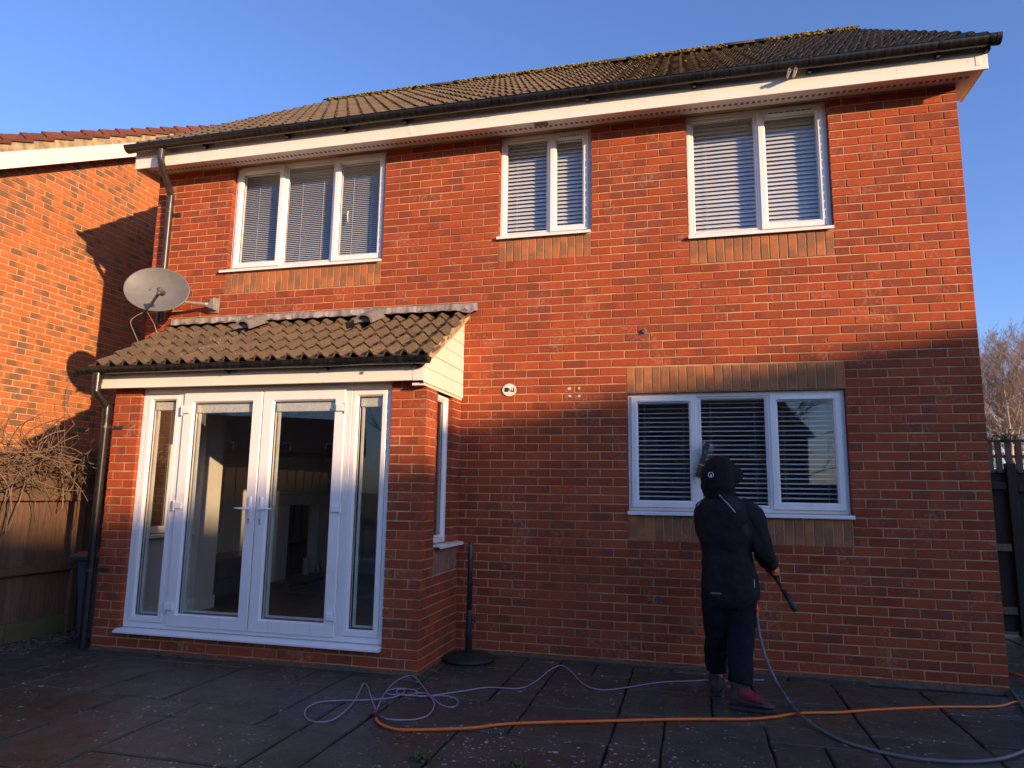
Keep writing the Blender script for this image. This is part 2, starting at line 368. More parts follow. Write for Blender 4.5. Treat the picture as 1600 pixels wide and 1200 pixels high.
# ------------------------------------------------------------------ bricks
CH = .0759; Z0 = .0354-CH; BL = .225; J = .0098
_bc = {}
def brick_data(length, height, variant, soldier=False):
    """verts, faces, uvs of one slightly irregular brick: x along, z up, outer face at y=0"""
    key = (round(length, 3), round(height, 3), variant)
    if key in _bc: return _bc[key]
    r = random.Random(hash(key) & 0xffff)
    hx, hz = length/2, height/2; n = 4; c = .0032; long_z = height > length
    def loop(inset, y, jit):
        pts = []
        if not long_z:
            for i in range(n+1): pts.append((-hx+inset+(length-2*inset)*i/n, y, -hz+inset))
            for i in range(n+1): pts.append((hx-inset-(length-2*inset)*i/n, y, hz-inset))
        else:
            for i in range(n+1): pts.append((hx-inset, y, -hz+inset+(height-2*inset)*i/n))
            for i in range(n+1): pts.append((-hx+inset, y, hz-inset-(height-2*inset)*i/n))
        return [(p[0]+r.uniform(-jit,jit), p[1]+r.uniform(-jit,jit)*.5, p[2]+r.uniform(-jit,jit)) for p in pts]
    N = 2*(n+1)
    front = loop(c, 0, .0011); mid = loop(0, .004, .0011); back = loop(0, .066, 0)
    vs = front+mid+back; fs = [(i, i+1, N-2-i, N-1-i) for i in range(n)]
    for a, b in ((0, N), (N, 2*N)): fs += [(a+i, b+i, b+(i+1)%N, a+(i+1)%N) for i in range(N)]
    uv = [((v[0]+hx)/length, (v[2]+hz)/height) if not long_z else ((v[2]+hz)/height, (v[0]+hx)/length) for v in vs]
    _bc[key] = (vs, fs, uv); return _bc[key]
_bm = {}
def brick_mesh(length, height, variant, mat):
    key = (round(length,3), round(height,3), variant, mat.name)
    if key not in _bm:
        vs, fs, uv = brick_data(length, height, variant)
        me = bpy.data.meshes.new('brick'); me.from_pydata(vs, [], fs); me.materials.append(mat)
        ul = me.uv_layers.new(name='UVMap')
        for lp in me.loops: ul.data[lp.index].uv = uv[lp.vertex_index]
        _bm[key] = me
    return _bm[key]
def joined(name, items, parent, mats):
    """items: (verts, faces, uvs, matrix, mat index) -> one mesh with uv and a per-piece random attribute"""
    V, F, UV, RN, MI = [], [], [], [], []
    for vs, fs, uv, mx, mi in items:
        k = len(V); V += [mx @ Vector(v) for v in vs]; F += [tuple(i+k for i in f) for f in fs]
        UV += uv; RN += [rng.random()]*len(vs); MI += [mi]*len(fs)
    me = bpy.data.meshes.new(name); me.from_pydata(V, [], F)
    for m_ in mats: me.materials.append(m_)
    me.polygons.foreach_set('material_index', MI)
    ul = me.uv_layers.new(name='UVMap'); vi = [0]*len(me.loops); me.loops.foreach_get('vertex_index', vi)
    ul.data.foreach_set('uv', [c for i in vi for c in UV[i]])
    at = me.attributes.new('rnd', 'FLOAT', 'POINT'); at.data.foreach_set('value', RN)
    o = link(name, me, parent); o['kind'] = 'stuff'; return o
def subtract(iv, cuts):
    out = [iv]
    for a, b in cuts:
        nx = []
        for p, q in out:
            if b <= p or a >= q: nx.append((p, q)); continue
            if a > p: nx.append((p, a))
            if b < q: nx.append((b, q))
        out = nx
    return out
def lay(U0, U1, rows, O, rotz, phase, openings, clip=None):
    """stretcher bond; returns list of (length,height,matrix,center)"""
    res = []; Rm = Matrix.Rotation(rotz, 4, 'Z')
    for row in rows:
        z = Z0+row*CH; zc = z+CH/2
        cuts = [(a-.0, b+.0) for a, b, c, d in openings if c < zc < d]
        off = phase+(BL/2 if row % 2 else 0)
        k = math.floor((U0-off)/BL)-1
        u = off+k*BL; row_p = []
        while u < U1:
            row_p += [[p, q] for p, q in subtract((max(u, U0), min(u+BL, U1)), cuts) if q-p > 1e-5]
            u += BL
        # slivers join their neighbour, as a bricklayer would cut round them
        i = 0
        while i < len(row_p):
            p, q = row_p[i]
            if q-p < .06:
                if i > 0 and abs(row_p[i-1][1]-p) < 1e-6: row_p[i-1][1] = q; row_p.pop(i); continue
                if i+1 < len(row_p) and abs(row_p[i+1][0]-q) < 1e-6: row_p[i+1][0] = p; row_p.pop(i); continue
            i += 1
        for i, (p, q) in enumerate(row_p):
            a = p+J/2 if i > 0 and abs(row_p[i-1][1]-p) < 1e-6 else p
            b = q-J/2 if i+1 < len(row_p) and abs(row_p[i+1][0]-q) < 1e-6 else q
            if b-a < .02: continue
            ln = round((b-a)/.002)*.002; uc = (a+b)/2
            if clip and not clip(uc, zc): continue
            loc = Vector(O)+Rm.to_3x3() @ Vector((uc, rng.uniform(-.0012,.0012), 0))+Vector((0,0,zc+rng.uniform(-.001,.001)))
            mx = Matrix.Translation(loc) @ Rm @ Matrix.Rotation(rng.gauss(0,.0028), 4, 'Y') @ Matrix.Rotation(rng.gauss(0,.004), 4, 'X')
            res.append((ln, CH-J, mx, loc, 0))
    return res
def soldiers(x0, x1, z0, z1, y=0):
    n = round((x1-x0)/.0759); p = (x1-x0)/n; out = []
    for i in range(n):
        loc = Vector((x0+p*(i+.5), y+rng.uniform(-.001,.001), (z0+z1)/2))
        out.append((round(p-.009,3), round(z1-z0-.008,3), Matrix.Translation(loc) @ Matrix.Rotation(rng.gauss(0,.004),4,'Y'), loc, 1))
    return out
def shown(it, facing=1):
    ln, h, mx, loc, _ = it; q = proj(loc)
    if q is None or not (-10 < q[0] < 1610 and -10 < q[1] < 1210): return 0
    a = proj(mx @ Vector((-ln/2,0,-h/2))); b = proj(mx @ Vector((ln/2,0,-h/2))); c = proj(mx @ Vector((-ln/2,0,h/2)))
    return abs((b[0]-a[0])*(c[1]-a[1])-(b[1]-a[1])*(c[0]-a[0]))
def place_bricks(items, parent, mats, limit, hide=lambda u, v: False):
    def score(it):
        s = shown(it); q = proj(it[3])
        return 0 if (q is None or hide(q[0], q[1])) else s
    sc = sorted(((score(it), i) for i, it in enumerate(items)), reverse=True)
    top = {i for s_, i in sc[:limit] if s_ > 0}; rest = []
    for i, (ln, h, mx, loc, mi) in enumerate(items):
        v = rng.randrange(6)
        if i in top:
            o = link('brick', brick_mesh(ln, h, v, mats[mi]), parent); o.matrix_basis = mx
        else:
            vs, fs, uv = brick_data(ln, h, v); rest.append((vs, fs, uv, mx, mi))
    if rest: joined('bricks', rest, parent, mats)
def slab_wall(mb, u0, u1, z0, z1, openings, fn, d0, d1):
    """backing with openings: fn(u,d)->(x,y)"""
    us = sorted({u0,u1}|{v for o in openings for v in o[:2] if u0 < v < u1}); zs = sorted({z0,z1}|{v for o in openings for v in o[2:4] if z0 < v < z1})
    for i in range(len(us)-1):
        j = 0
        while j < len(zs)-1:
            uc = (us[i]+us[i+1])/2
            def hole(j): 
                zc = (zs[j]+zs[j+1])/2
                return any(a < uc < b and c < zc < d for a, b, c, d in openings)
            if hole(j): j += 1; continue
            k = j
            while k+1 < len(zs)-1 and not hole(k+1): k += 1
            a = fn(us[i], d0); b = fn(us[i+1], d1)
            mb.box(a[0], b[0], a[1], b[1], zs[j], zs[k+1]); j = k+1

# ------------------------------------------------------------------ ground and patio
g = MB(); g.quad((-400,-400,-.09),(400,-400,-.09),(400,400,-.09),(-400,400,-.09)); tag(g.build('ground', M['soil']), 'dark garden ground around the houses', None, None, 'structure')
pb = MB(); pb.box(-9.7, 3.2, -9.5, 2.45, -.085, -.022)
patio = pb.build('patio', M['joint']); tag(patio, 'dark wet stone slab patio in front of the house', None, None, 'structure')
def lay_patio():
    U = .30; nx, ny = 42, 40; used = [[False]*ny for _ in range(nx)]; r = random.Random(11)
    x0, y0 = -9.66, -9.45
    sizes = [(3,2),(2,3),(2,2),(3,3),(2,1),(1,2),(2,2),(3,2)]
    def free(i, j, w_, h): return i+w_ <= nx and j+h <= ny and not any(used[a][b] for a in range(i,i+w_) for b in range(j,j+h))
    cache = {}; rest = []
    for j in range(ny):
        for i in range(nx):
            if used[i][j]: continue
            opts = sizes[:]; r.shuffle(opts)
            for w_, h in opts+[(1,1)]:
                if free(i, j, w_, h): break
            for a in range(i,i+w_):
                for b in range(j,j+h): used[a][b] = True
            W, H = w_*U-.014, h*U-.014
            cx, cy = x0+(i+w_/2)*U, y0+(j+h/2)*U
            if cy > .2 and (-8.0 < cx < .05): continue
            var = r.randrange(3); key = (w_, h, var)
            if key not in cache:
                n = 5; e = []
                for k in range(n): e.append((-W/2+W*k/n, -H/2))
                for k in range(n): e.append((W/2, -H/2+H*k/n))
                for k in range(n): e.append((W/2-W*k/n, H/2))
                for k in range(n): e.append((-W/2, H/2-H*k/n))
                jt = lambda p, s: (p[0]+r.uniform(-s,s), p[1]+r.uniform(-s,s))
                out = [jt(p, .005) for p in e]
                top = [(p[0]*(1-.018/W), p[1]*(1-.018/H), .0) for p in out]
                vs = top+[(p[0], p[1], -.007) for p in out]+[(p[0], p[1], -.05) for p in out]; N = len(e)
                fs = [tuple(range(N))]+[(a+q, b+q, b+(q+1)%N, a+(q+1)%N) for a, b in ((0,N),(N,2*N)) for q in range(N)]
                cache[key] = (vs, fs)
            vs, fs = cache[key]
            mx = Matrix.Translation((cx, cy, r.uniform(-.004,.001))) @ Matrix.Rotation(r.gauss(0,.003),4,'X') @ Matrix.Rotation(r.gauss(0,.003),4,'Y')
            q = proj(Vector((cx,cy,0)))
            if q and -200 < q[0] < 1800 and q[1] < 1330:
                mk = ('m',)+key
                if mk not in cache:
                    me = bpy.data.meshes.new('slab'); me.from_pydata(vs, [], fs); me.materials.append(M['slab']); cache[mk] = me
                o = link('slab', cache[mk], patio); o.matrix_basis = mx
            else: rest.append((vs, fs, [(0,0)]*len(vs), mx, 0))
    joined('slabs', rest, patio, [M['slab']])
lay_patio()

# ------------------------------------------------------------------ the house: walls
XL, XR, SOF = -7.99, 0.0, 4.905
BX0, BX1, BY = -7.43, -4.345, -.892
W1 = (-7.025,-5.23,3.72,SOF); W2 = (-4.012,-3.112,3.853,SOF); W3 = (-2.228,-1.018,3.72,SOF); W4 = (-2.795,-1.005,1.272,2.302)
BOPEN = (-7.10,-4.70,-.2,2.40)
house = thing('house', 'red brick two-storey house with white windows and glazed bay', 'house', ((XL+XR)/2, 0, 0))
wb = MB()
slab_wall(wb, XL+.002, XR-.002, Z0, 5.0, [(a-.008,b+.008,c,d) for a,b,c,d in (W1,W2,W3,W4)]+[BOPEN], lambda u, d: (u, d), .0052, .28)
wall = wb.build('wall', M['mortar'], house)
sill_s = [(W1[0],W1[1],3.455,3.685), (W2[0],W2[1],3.592,3.819), (W3[0],W3[1],3.455,3.685), (W4[0],W4[1],1.010,1.238)]
lint = (W4[0]-.008, W4[1]+.008, 2.302, 2.535)
ops = [W1,W2,W3,W4,lint]+sill_s
ops = [(a,b,c,d) for a,b,c,d in ops]
BAYHID = (BX0+.02, BX1, -.2, 3.0)
bits = lay(XL, XR, range(0, 66), (0,0,0), 0, 0.0, ops+[BAYHID, (W1[0],W1[1],3.64,3.75), (W2[0],W2[1],3.78,3.87), (W3[0],W3[1],3.64,3.75), (W4[0],W4[1],1.2,1.3)])
bits = [b for b in bits if b[3].z < SOF-.02]
for s_ in sill_s+[lint]: bits += soldiers(*s_)
def hide_main(u, v): return (1085 < u < 1190 and 712 < v < 1100)
place_bricks(bits, wall, [M['brick'], M['soldier']], 300, hide_main)
# uneven mortar fillet where the wall meets the patio
def foot(mbx, a, b, n_out, parent):
    a, b = Vector(a), Vector(b); n = int((b-a).length/.05); vs = []; nn = Vector(n_out)
    for i in range(n+1):
        p = a.lerp(b, i/n); h = .022+.02*noise.noise(p*6); dd = .022+.02*noise.noise(p*5+Vector((3,1,2)))
        vs += [p+nn*(-.004)+Vector((0,0,h)), p+nn*max(.004,dd)+Vector((0,0,-.02))]
    mbx.add(vs, [(2*i, 2*i+1, 2*i+3, 2*i+2) for i in range(n)])
fm = MB(); foot(fm, (BX1,0,0), (XR,0,0), (0,-1,0), house); foot(fm, (BX0,BY,0), (BX1,BY,0), (0,-1,0), house); foot(fm, (BX1,BY,0), (BX1,0,0), (1,0,0), house)
fm.build('wall_foot', M['kerbmortar'], house, True)
# side and rear walls, gables
sb = MB(); RY, RZ = 3.62, 7.87
YB = 7.5
def side(x0, x1):
    sb.prism([(0.28,Z0),(YB,Z0),(YB,5.0),(RY,RZ-.12),(0.28,5.35)], 'x', x0, x1)
side(XL, XL+.28); side(XR-.28, XR); sb.box(XL+.28, XR-.28, YB-.28, YB, Z0, 5.0)
sb.build('side_walls', M['sidebrick'], house)
# the 1.5-brick corner of the end walls that shows past the front bricks
# bay walls
FW = (-7.143,-4.66,.165,2.31)   # door opening in the bay front
bb = MB()
slab_wall(bb, BX0+.0052, BX1-.0052, Z0, 2.42, [(FW[0]-.004,FW[1]+.004,FW[2],FW[3])], lambda u, d: (u, d), BY+.0052, BY+.25)
RWIN = (-.635,-.235,.975,2.262)
slab_wall(bb, BY+.25, -.0, Z0, 2.42, [(RWIN[0]-.008,RWIN[1]+.008,RWIN[2],RWIN[3]), (RWIN[0],-.03,.73,.94)], lambda u, d: (d, u), BX1-.25, BX1-.0052)
LWIN = (-.70,-.16,.975,2.262)
slab_wall(bb, BY+.25, -.0, Z0, 2.42, [LWIN], lambda u, d: (d, u), BX0+.0065, BX0+.25)
bay_wall = bb.build('bay_wall', M['mortar'], house)
bits = lay(BX0, BX1, range(0, 3), (0,BY,0), 0, BX1, [])+lay(FW[1], BX1, range(3, 32), (0,BY,0), 0, BX1, [])+lay(BX0, FW[0], range(3, 32), (0,BY,0), 0, FW[0], [])
bits += lay(BY, 0, range(0, 32), (BX1,0,0), R(90), BY+BL/2, [(RWIN[0],RWIN[1],.94,2.5), (RWIN[0],-.03,.72,.95)])
bits += lay(BY, 0, range(0, 32), (BX0,0,0), R(90), BY, [(LWIN[0],LWIN[1],.94,2.5)]) if False else []
bits = [b for b in bits if b[3].z < 2.36]
place_bricks(bits, bay_wall, [M['brick'], M['soldier']], 300)
pm = MB()
for i in range(8): pm.box(BX1-.03, BX1-.004-.001*(i % 2), RWIN[0]+.604/8*i+.003, RWIN[0]+.604/8*(i+1)-.003, .735, .935)
pm.build('apron_panel', M['panel'], bay_wall, bevel=.003)

# ------------------------------------------------------------------ windows
def window(parent, tf, W, H, lights, name='window', sill=(.03,.03,.055), label=None, recess=.0):
    """tf(u,d,z): window plane coords -> world, u 0..W, d depth (+ = outwards), z 0..H"""
    def bx(mb, u0, u1, d0, d1, z0, z1):
        P = [tf(u,d,z) for z in (z0,z1) for u, d in ((u0,d0),(u1,d0),(u1,d1),(u0,d1))]
        mb.add(P, [(0,1,2,3),(4,7,6,5),(0,4,5,1),(1,5,6,2),(2,6,7,3),(3,7,4,0)])
    def ringf(mb, u0, u1, z0, z1, wd, d0, d1, slope=.012):
        # mitred frame with a sloped inner bead
        o = [(u0,z0),(u1,z0),(u1,z1),(u0,z1)]; i_ = [(u0+wd,z0+wd),(u1-wd,z0+wd),(u1-wd,z1-wd),(u0+wd,z1-wd)]
        b_ = [(u0+wd-slope,z0+wd-slope),(u1-wd+slope,z0+wd-slope),(u1-wd+slope,z1-wd+slope),(u0+wd-slope,z1-wd+slope)]
        vs = [tf(p[0],d0,p[1]) for p in o]+[tf(p[0],d1-.004,p[1]) for p in o]
        oc = [(u0+.004,z0+.004),(u1-.004,z0+.004),(u1-.004,z1-.004),(u0+.004,z1-.004)]
        vs += [tf(p[0],d1,p[1]) for p in oc]+[tf(p[0],d1,p[1]) for p in b_]+[tf(p[0],d1-.016,p[1]) for p in i_]+[tf(p[0],d0,p[1]) for p in i_]
        fs = []
        for a, b in ((0,4),(4,8),(8,12),(12,16),(16,20),(20,0)):
            fs += [(a+k, a+(k+1)%4, b+(k+1)%4, b+k) for k in range(4)]
        mb.add(vs, fs)
    root = MB(); FWD = .042
    ringf(root, 0, W, 0, H, FWD, -.07, 0, .008)
    u = FWD; inner = W-2*FWD; tot = sum(l[0] for l in lights); MUL = .034
    usable = inner-MUL*(len(lights)-1)
    fr = root
    segs = []
    for i, l in enumerate(lights):
        wd = usable*l[0]/tot; segs.append((u, u+wd)); u += wd
        if i < len(lights)-1: bx(fr, u, u+MUL, -.065, -.001, FWD-.003, H-FWD+.003); u += MUL
    win = fr.build(name, M['upvc'], parent)
    if label: win['label'] = label
    for (a, b), l in zip(segs, lights):
        if l[1]:   # opening casement
            sm = MB(); ringf(sm, a-.014, b+.014, FWD-.014, H-FWD+.014, .062, -.055, .014, .016); sm.build('sash', M['upvc'], win)
            p0, p1, q0, q1 = a+.046, b-.046, FWD+.046, H-FWD-.046; gd = -.012
            if l[1] == 2:
                vm = MB(); bx(vm, p0+.02, p1-.02, .0145, .026, q1+.012, q1+.030); vm.build('trickle_vent', M['upvc'], win, bevel=.003)
                if len(l) > 2:
                    dm = MB(); n = 8; s0, s1 = p0+.03, p1-.03
                    for k in range(n): bx(dm, s0+(s1-s0)*k/n+.004, s0+(s1-s0)*(k+1)/n-.004, .024, .0268, q1+.015, q1+.025)
                    dm.build('vent_slots', M['black'], win)
            if l[1] in (1, 2, 3):
                hm = MB(); bx(hm, p1-.0, p1+.0, -.03, -.03, 0, 0)
        else:
            bm_ = MB(); ringf(bm_, a+.0005, b-.0005, FWD+.0005, H-FWD-.0005, .02, -.05, -.008, .012); bm_.build('bead', M['upvc'], win)
            p0, p1, q0, q1 = a+.018, b-.018, FWD+.018, H-FWD-.018; gd = -.026
        gm = MB(); bx(gm, p0, p1, gd-.006, gd, q0, q1)
        gsk = MB(); ringf(gsk, p0-.006, p1+.006, q0-.006, q1+.006, .009, gd-.004, gd+.003, .003); gsk.build('gasket', M['rubber'], win)
        # one sheet is enough for the reflection; the second face closes the unit
        gm = MB(); gm.add([tf(p0,gd,q0),tf(p1,gd,q0),tf(p1,gd,q1),tf(p0,gd,q1)], [(0,1,2,3)]); gm.build('pane', M['glass'], win)
    if sill:
        sm = MB(); l_, r_, dd = sill
        P = [(-.075,-.002),(dd+.03,-.006),(dd+.036,-.012),(dd+.036,-.034),(dd+.026,-.034),(dd+.026,-.022),(-.075,-.022)]
        vs = [tf(-l_, p[0], p[1]) for p in P]+[tf(W+r_, p[0], p[1]) for p in P]; n = len(P)
        sm.add(vs, [tuple(range(n)), tuple(range(n,2*n))[::-1]]+[(i, i+n, (i+1)%n+n, (i+1)%n) for i in range(n)]); sm.build('sill', M['upvc'], win)
    return win
REC = .055
def front_tf(x0, z0, y): return lambda u, d, z: (x0+u, y-d, z0+z)
w1 = window(house, front_tf(W1[0], W1[2], REC), W1[1]-W1[0], W1[3]-W1[2]-.002, [(1,2),(1.06,0),(1,2)], sill=(.07,-.004,REC), label='three-light upper window above the bay roof')
w2 = window(house, front_tf(W2[0], W2[2], REC), W2[1]-W2[0], W2[3]-W2[2]-.002, [(1,0),(.80,2,1)], sill=(.01,-.004,REC), label='small two-light middle upper window')
w3 = window(house, front_tf(W3[0], W3[2], REC), W3[1]-W3[0], W3[3]-W3[2]-.002, [(1,0),(.92,2,1)], sill=(.002,-.004,REC), label='two-light upper window near the right corner')
w4 = window(house, front_tf(W4[0], W4[2], REC), W4[1]-W4[0], W4[3]-W4[2]-.002, [(1,2),(1.06,0),(1,2)], sill=(.004,.012,REC), label='three-light ground floor window being washed')
w5 = window(house, lambda u, d, z: (BX1-.045+d, RWIN[0]+u, RWIN[2]+z), RWIN[1]-RWIN[0], RWIN[3]-RWIN[2], [(1,0)], sill=(.0,.20,.075), label='narrow side window of the bay')
w6 = window(house, lambda u, d, z: (BX0+.045-d, LWIN[1]-u, LWIN[2]+z), LWIN[1]-LWIN[0], LWIN[3]-LWIN[2], [(1,0)], sill=(.0,.0,.06), label='side window of the bay facing the fence')
hm = MB(); hx_, hz_ = -5.685, 4.28
hm.tube([(hx_,REC+.05,hz_+.03),(hx_-.012,REC+.06,hz_),(hx_-.002,REC+.055,hz_-.09)], .008, 6); hm.build('handle', M['upvc'], w1, True)

# ------------------------------------------------------------------ french doors in the bay
DF = BY+.035   # front plane of the frame
dz0, dz1 = .200, 2.30
dt = front_tf(0, 0, DF)
def dbox(mb, u0, u1, d0, d1, z0, z1): mb.box(u0, u1, DF-d1, DF-d0, z0, z1)
def dring(mb, u0, u1, z0, z1, wd, d0, d1, slope):
    o = [(u0,z0),(u1,z0),(u1,z1),(u0,z1)]
    def sh(k): return [(u0+k,z0+k),(u1-k,z0+k),(u1-k,z1-k),(u0+k,z1-k)]
    L_ = [(o,d0),(o,d1-.005),(sh(.005),d1),(sh(wd-slope),d1),(sh(wd),d1-.02),(sh(wd),d0)]
    vs = [dt(p[0],d,p[1]) for pts, d in L_ for p in pts]; fs = []
    for a in range(6): b = (a+1) % 6; fs += [(a*4+k, a*4+(k+1)%4, b*4+(k+1)%4, b*4+k) for k in range(4)]
    mb.add(vs, fs)
doors = MB(); dring(doors, FW[0], FW[1], dz0, dz1, .05, -.07, 0, .006)
for u0, u1 in ((-6.745,-6.690), (-5.085,-5.030)):
    dbox(doors, u0, u1, -.07, .0, dz0+.045, dz1-.045)
    for k in range(4): dbox(doors, u0+.006+k*.0125, u0+.0125+k*.0125, .0, .005, dz0+.046, dz1-.046)
french = doors.build('french_doors', M['upvc'], house); french['label'] = 'white double french doors with glazed sidelights'
def glazed(parent, p0, p1, q0, q1, gd, cass=True, narrow=False):
    gk = MB(); dring(gk, p0-.006, p1+.006, q0-.006, q1+.006, .010, gd-.004, gd+.004, .003); gk.build('gasket', M['rubber'], parent)
    gm = MB(); gm.add([dt(p0,gd,q0),dt(p1,gd,q0),dt(p1,gd,q1),dt(p0,gd,q1)], [(0,1,2,3)]); gm.build('pane', M['glass'], parent)
    bl = MB(); b = gd-.045
    dbox(bl, p0+.022, p0+.040, b, b+.02, q0+.012, q1-.075); dbox(bl, p0+.040, p1-.004, b, b+.02, q0+.012, q0+.028); dbox(bl, p1-.020, p1-.004, b, b+.02, q0+.028, q1-.075)
    bl.build('blind_frame', M['bead'], parent)
    cs = MB(); dbox(cs, p0+.012, p1-.004, b-.01, b+.03, q1-.088, q1-.012); cs.build('blind_cassette', M['cassette'], parent, bevel=.006)
    ce = MB(); dbox(ce, p0+.016, p0+.050, b+.031, b+.034, q1-.082, q1-.018); dbox(ce, p1-.045, p1-.012, b+.031, b+.034, q1-.082, q1-.018); ce.build('blind_end', M['bead'], parent)
for u0, u1 in ((FW[0]+.05,-6.745), (-5.030,FW[1]-.05)):
    sm = MB(); dring(sm, u0+.001, u1-.001, dz0+.05, dz1-.05, .052, -.055, .004, .014)
    sd = sm.build('sidelight', M['upvc'], french); glazed(sd, u0+.05, u1-.05, dz0+.10, dz1-.10, -.022)
leaves = []
for u0, u1, hs in ((-6.690,-5.884,-1), (-5.878,-5.085,1)):
    dm = MB(); dring(dm, u0+.002, u1-.002, dz0+.035, dz1-.030, .104, -.055, .022, .014)
    d = dm.build('door_leaf', M['upvc'], french); leaves.append(d)
    glazed(d, u0+.104, u1-.104, dz0+.137, dz1-.132, -.004)
    hx = u1-.052 if hs < 0 else u0+.052
    for k in range(1): 
        hp = MB()
        prof = [(-.017,-.115),(.017,-.115),(.019,-.10),(.017,.10),(.012,.118),(-.012,.118),(-.017,.10),(-.019,-.10)]
        hp.add([dt(hx+p[0], .0225, 1.228+p[1]) for p in prof]+[dt(hx+p[0]*.85, .031, 1.228+p[1]*.97) for p in prof],
               [tuple(range(8,16))]+[(i,(i+1)%8,(i+1)%8+8,i+8) for i in range(8)])
        s2 = -1 if hs < 0 else 1
        hp.tube([dt(hx,.030,1.243),dt(hx,.055,1.243),dt(hx+s2*.012,.062,1.243),dt(hx+s2*.06,.064,1.244),dt(hx+s2*.125,.062,1.245)], .009, 8, radii=[.011,.010,.010,.0095,.006])
        hd = hp.build('handle', M['upvc'], french, True)
        km = MB(); km.lathe([(.0055,0),(.0055,.001)], (0,0,0), 10)
        km.v = [dt(hx+v[0], .0312+v[2], 1.150+v[1]) for v in km.v]; dbox(km, hx-.002, hx+.002, .0312, .0322, 1.132, 1.148); km.build('keyhole', M['black'], french)
    for z in (.395, 1.257, 2.10):
        hg = MB(); xh = -6.690 if hs < 0 else -5.085; sgn = 1 if hs < 0 else -1
        dbox(hg, xh+sgn*.004, xh+sgn*.075, .0225, .042, z-.028, z+.028); hg.tube([dt(xh-sgn*.006,.030,z-.045), dt(xh-sgn*.006,.030,z+.045)], .011, 8)
        hg.build('hinge', M['upvc'], french, bevel=.004)
ds = MB(); ds.prism([(DF+.07,.200-.001),(DF-.05,.192),(DF-.095,.176),(DF-.095,.163),(DF-.085,.160),(DF+.07,.160)], 'x', FW[0]-.012, FW[1]-.001)
ds.build('door_sill', M['upvc'], french)
hb = MB(); dbox(hb, FW[0], FW[1], -.06, -.002, dz1, 2.36); hb.build('head_trim', M['upvc'], french)
# ------------------------------------------------------------------ roofs
def tile_data(cover=.30, length=.42, rise=.040, thick=.016, seed=0, lift=.03):
    """double roman tile: x across, y up the slope, z out of the roof"""
    r = random.Random(seed); prof = []
    half = cover/2
    for k in range(2):
        b = k*half
        for t, h in ((0,.06),(.10,0),(.40,0),(.50,.10),(.60,.62),(.72,1.0),(.85,.72),(.96,.22)):
            prof.append((b+t*half, h*rise))
    prof.append((cover+.012, .05*rise)); n = len(prof); j = lambda s: r.uniform(-s, s)
    vs = []
    for x, z in prof: vs.append((x, j(.003), z+lift+j(.0015)))
    for x, z in prof: vs.append((x, length, z))
    for x, z in prof: vs.append((x, .006+j(.002), z+lift-thick))
    fs = [(i, i+1, n+i+1, n+i) for i in range(n-1)]+[(2*n+i, 2*n+i+1, i+1, i) for i in range(n-1)]
    k = len(vs); vs += [(0, length, -thick), (cover+.012, length, -thick)]
    fs += [(0, n, k, 2*n), (n-1, 3*n-1, k+1, 2*n-1)]
    return vs, fs, [(v[0]/cover, v[1]/length) for v in vs]
def tiled_roof(name, parent, x0, x1, eave, pitch, rows, gauge, mat, limit, cover=.30, rise=.040, thick=.016, lift=.03):
    """tiles laid on a plane rising in +y from eave=(y,z)"""
    Rx = Matrix.Rotation(pitch, 4, 'X'); n = round((x1-x0)/cover); cov = (x1-x0)/n
    datas = [tile_data(cov, gauge+.075, rise, thick, s, lift) for s in range(4)]; meshes = []
    for vs, fs, uv in datas:
        me = bpy.data.meshes.new('tile'); me.from_pydata(vs, [], fs); me.materials.append(mat)
        me.polygons.foreach_set('use_smooth', [True]*(len(fs))); me.set_sharp_from_angle(angle=R(38)); meshes.append(me)
    L_ = rows*gauge
    bk = MB(); ey, ez = eave
    c, s = math.cos(pitch), math.sin(pitch)
    A = lambda x, t, nrm: (x, ey+t*c-nrm*s, ez+t*s+nrm*c)
    bk.add([A(x,t,nn) for nn in (-.02,-.05) for x, t in ((x0+.01,.06),(x1-.01,.06),(x1-.01,L_),(x0+.01,L_))], [(0,1,2,3),(7,6,5,4),(0,4,5,1),(1,5,6,2),(2,6,7,3),(3,7,4,0)])
    roof = bk.build(name, M['dark'], parent); items = []
    for rw in range(rows):
        for i in range(n):
            p = Vector(A(x0+i*cov, rw*gauge, 0)); q = proj(p)
            mx = Matrix.Translation(p) @ Rx @ Matrix.Rotation(rng.gauss(0,.006),4,'Z') @ Matrix.Rotation(rng.gauss(0,.005),4,'X')
            sc = -q[2] if q and -60 < q[0] < 1660 else -99
            items.append((sc, rng.randrange(4), mx))
    items.sort(key=lambda t: -t[0]); rest = []
    for i, (sc, v, mx) in enumerate(items):
        if i < limit and sc > -90: o = link('tile', meshes[v], roof); o.matrix_basis = mx
        else: rest.append((*datas[v], mx, 0))
    if rest: 
        o = joined('tiles', rest, roof, [mat]); o.data.polygons.foreach_set('use_smooth', [True]*len(o.data.polygons)); o.data.set_sharp_from_angle(angle=R(38))
    return roof
EY, EZ = -.335, 5.055; PITCH = math.atan2(RZ-EZ, RY-EY); SLOPE = math.hypot(RZ-EZ, RY-EY)
ROWS = 15
roof = tiled_roof('roof', house, -8.10, .16, (EY,EZ), PITCH, ROWS, SLOPE/ROWS, M['tile'], 300)
rb = MB(); rb.add([(-8.08,RY,RZ-.02),(.14,RY,RZ-.02),(.14,YB+.35,4.95),(-8.08,YB+.35,4.95)], [(0,1,2,3)]); rb.build('rear_slope', M['tile'], roof)
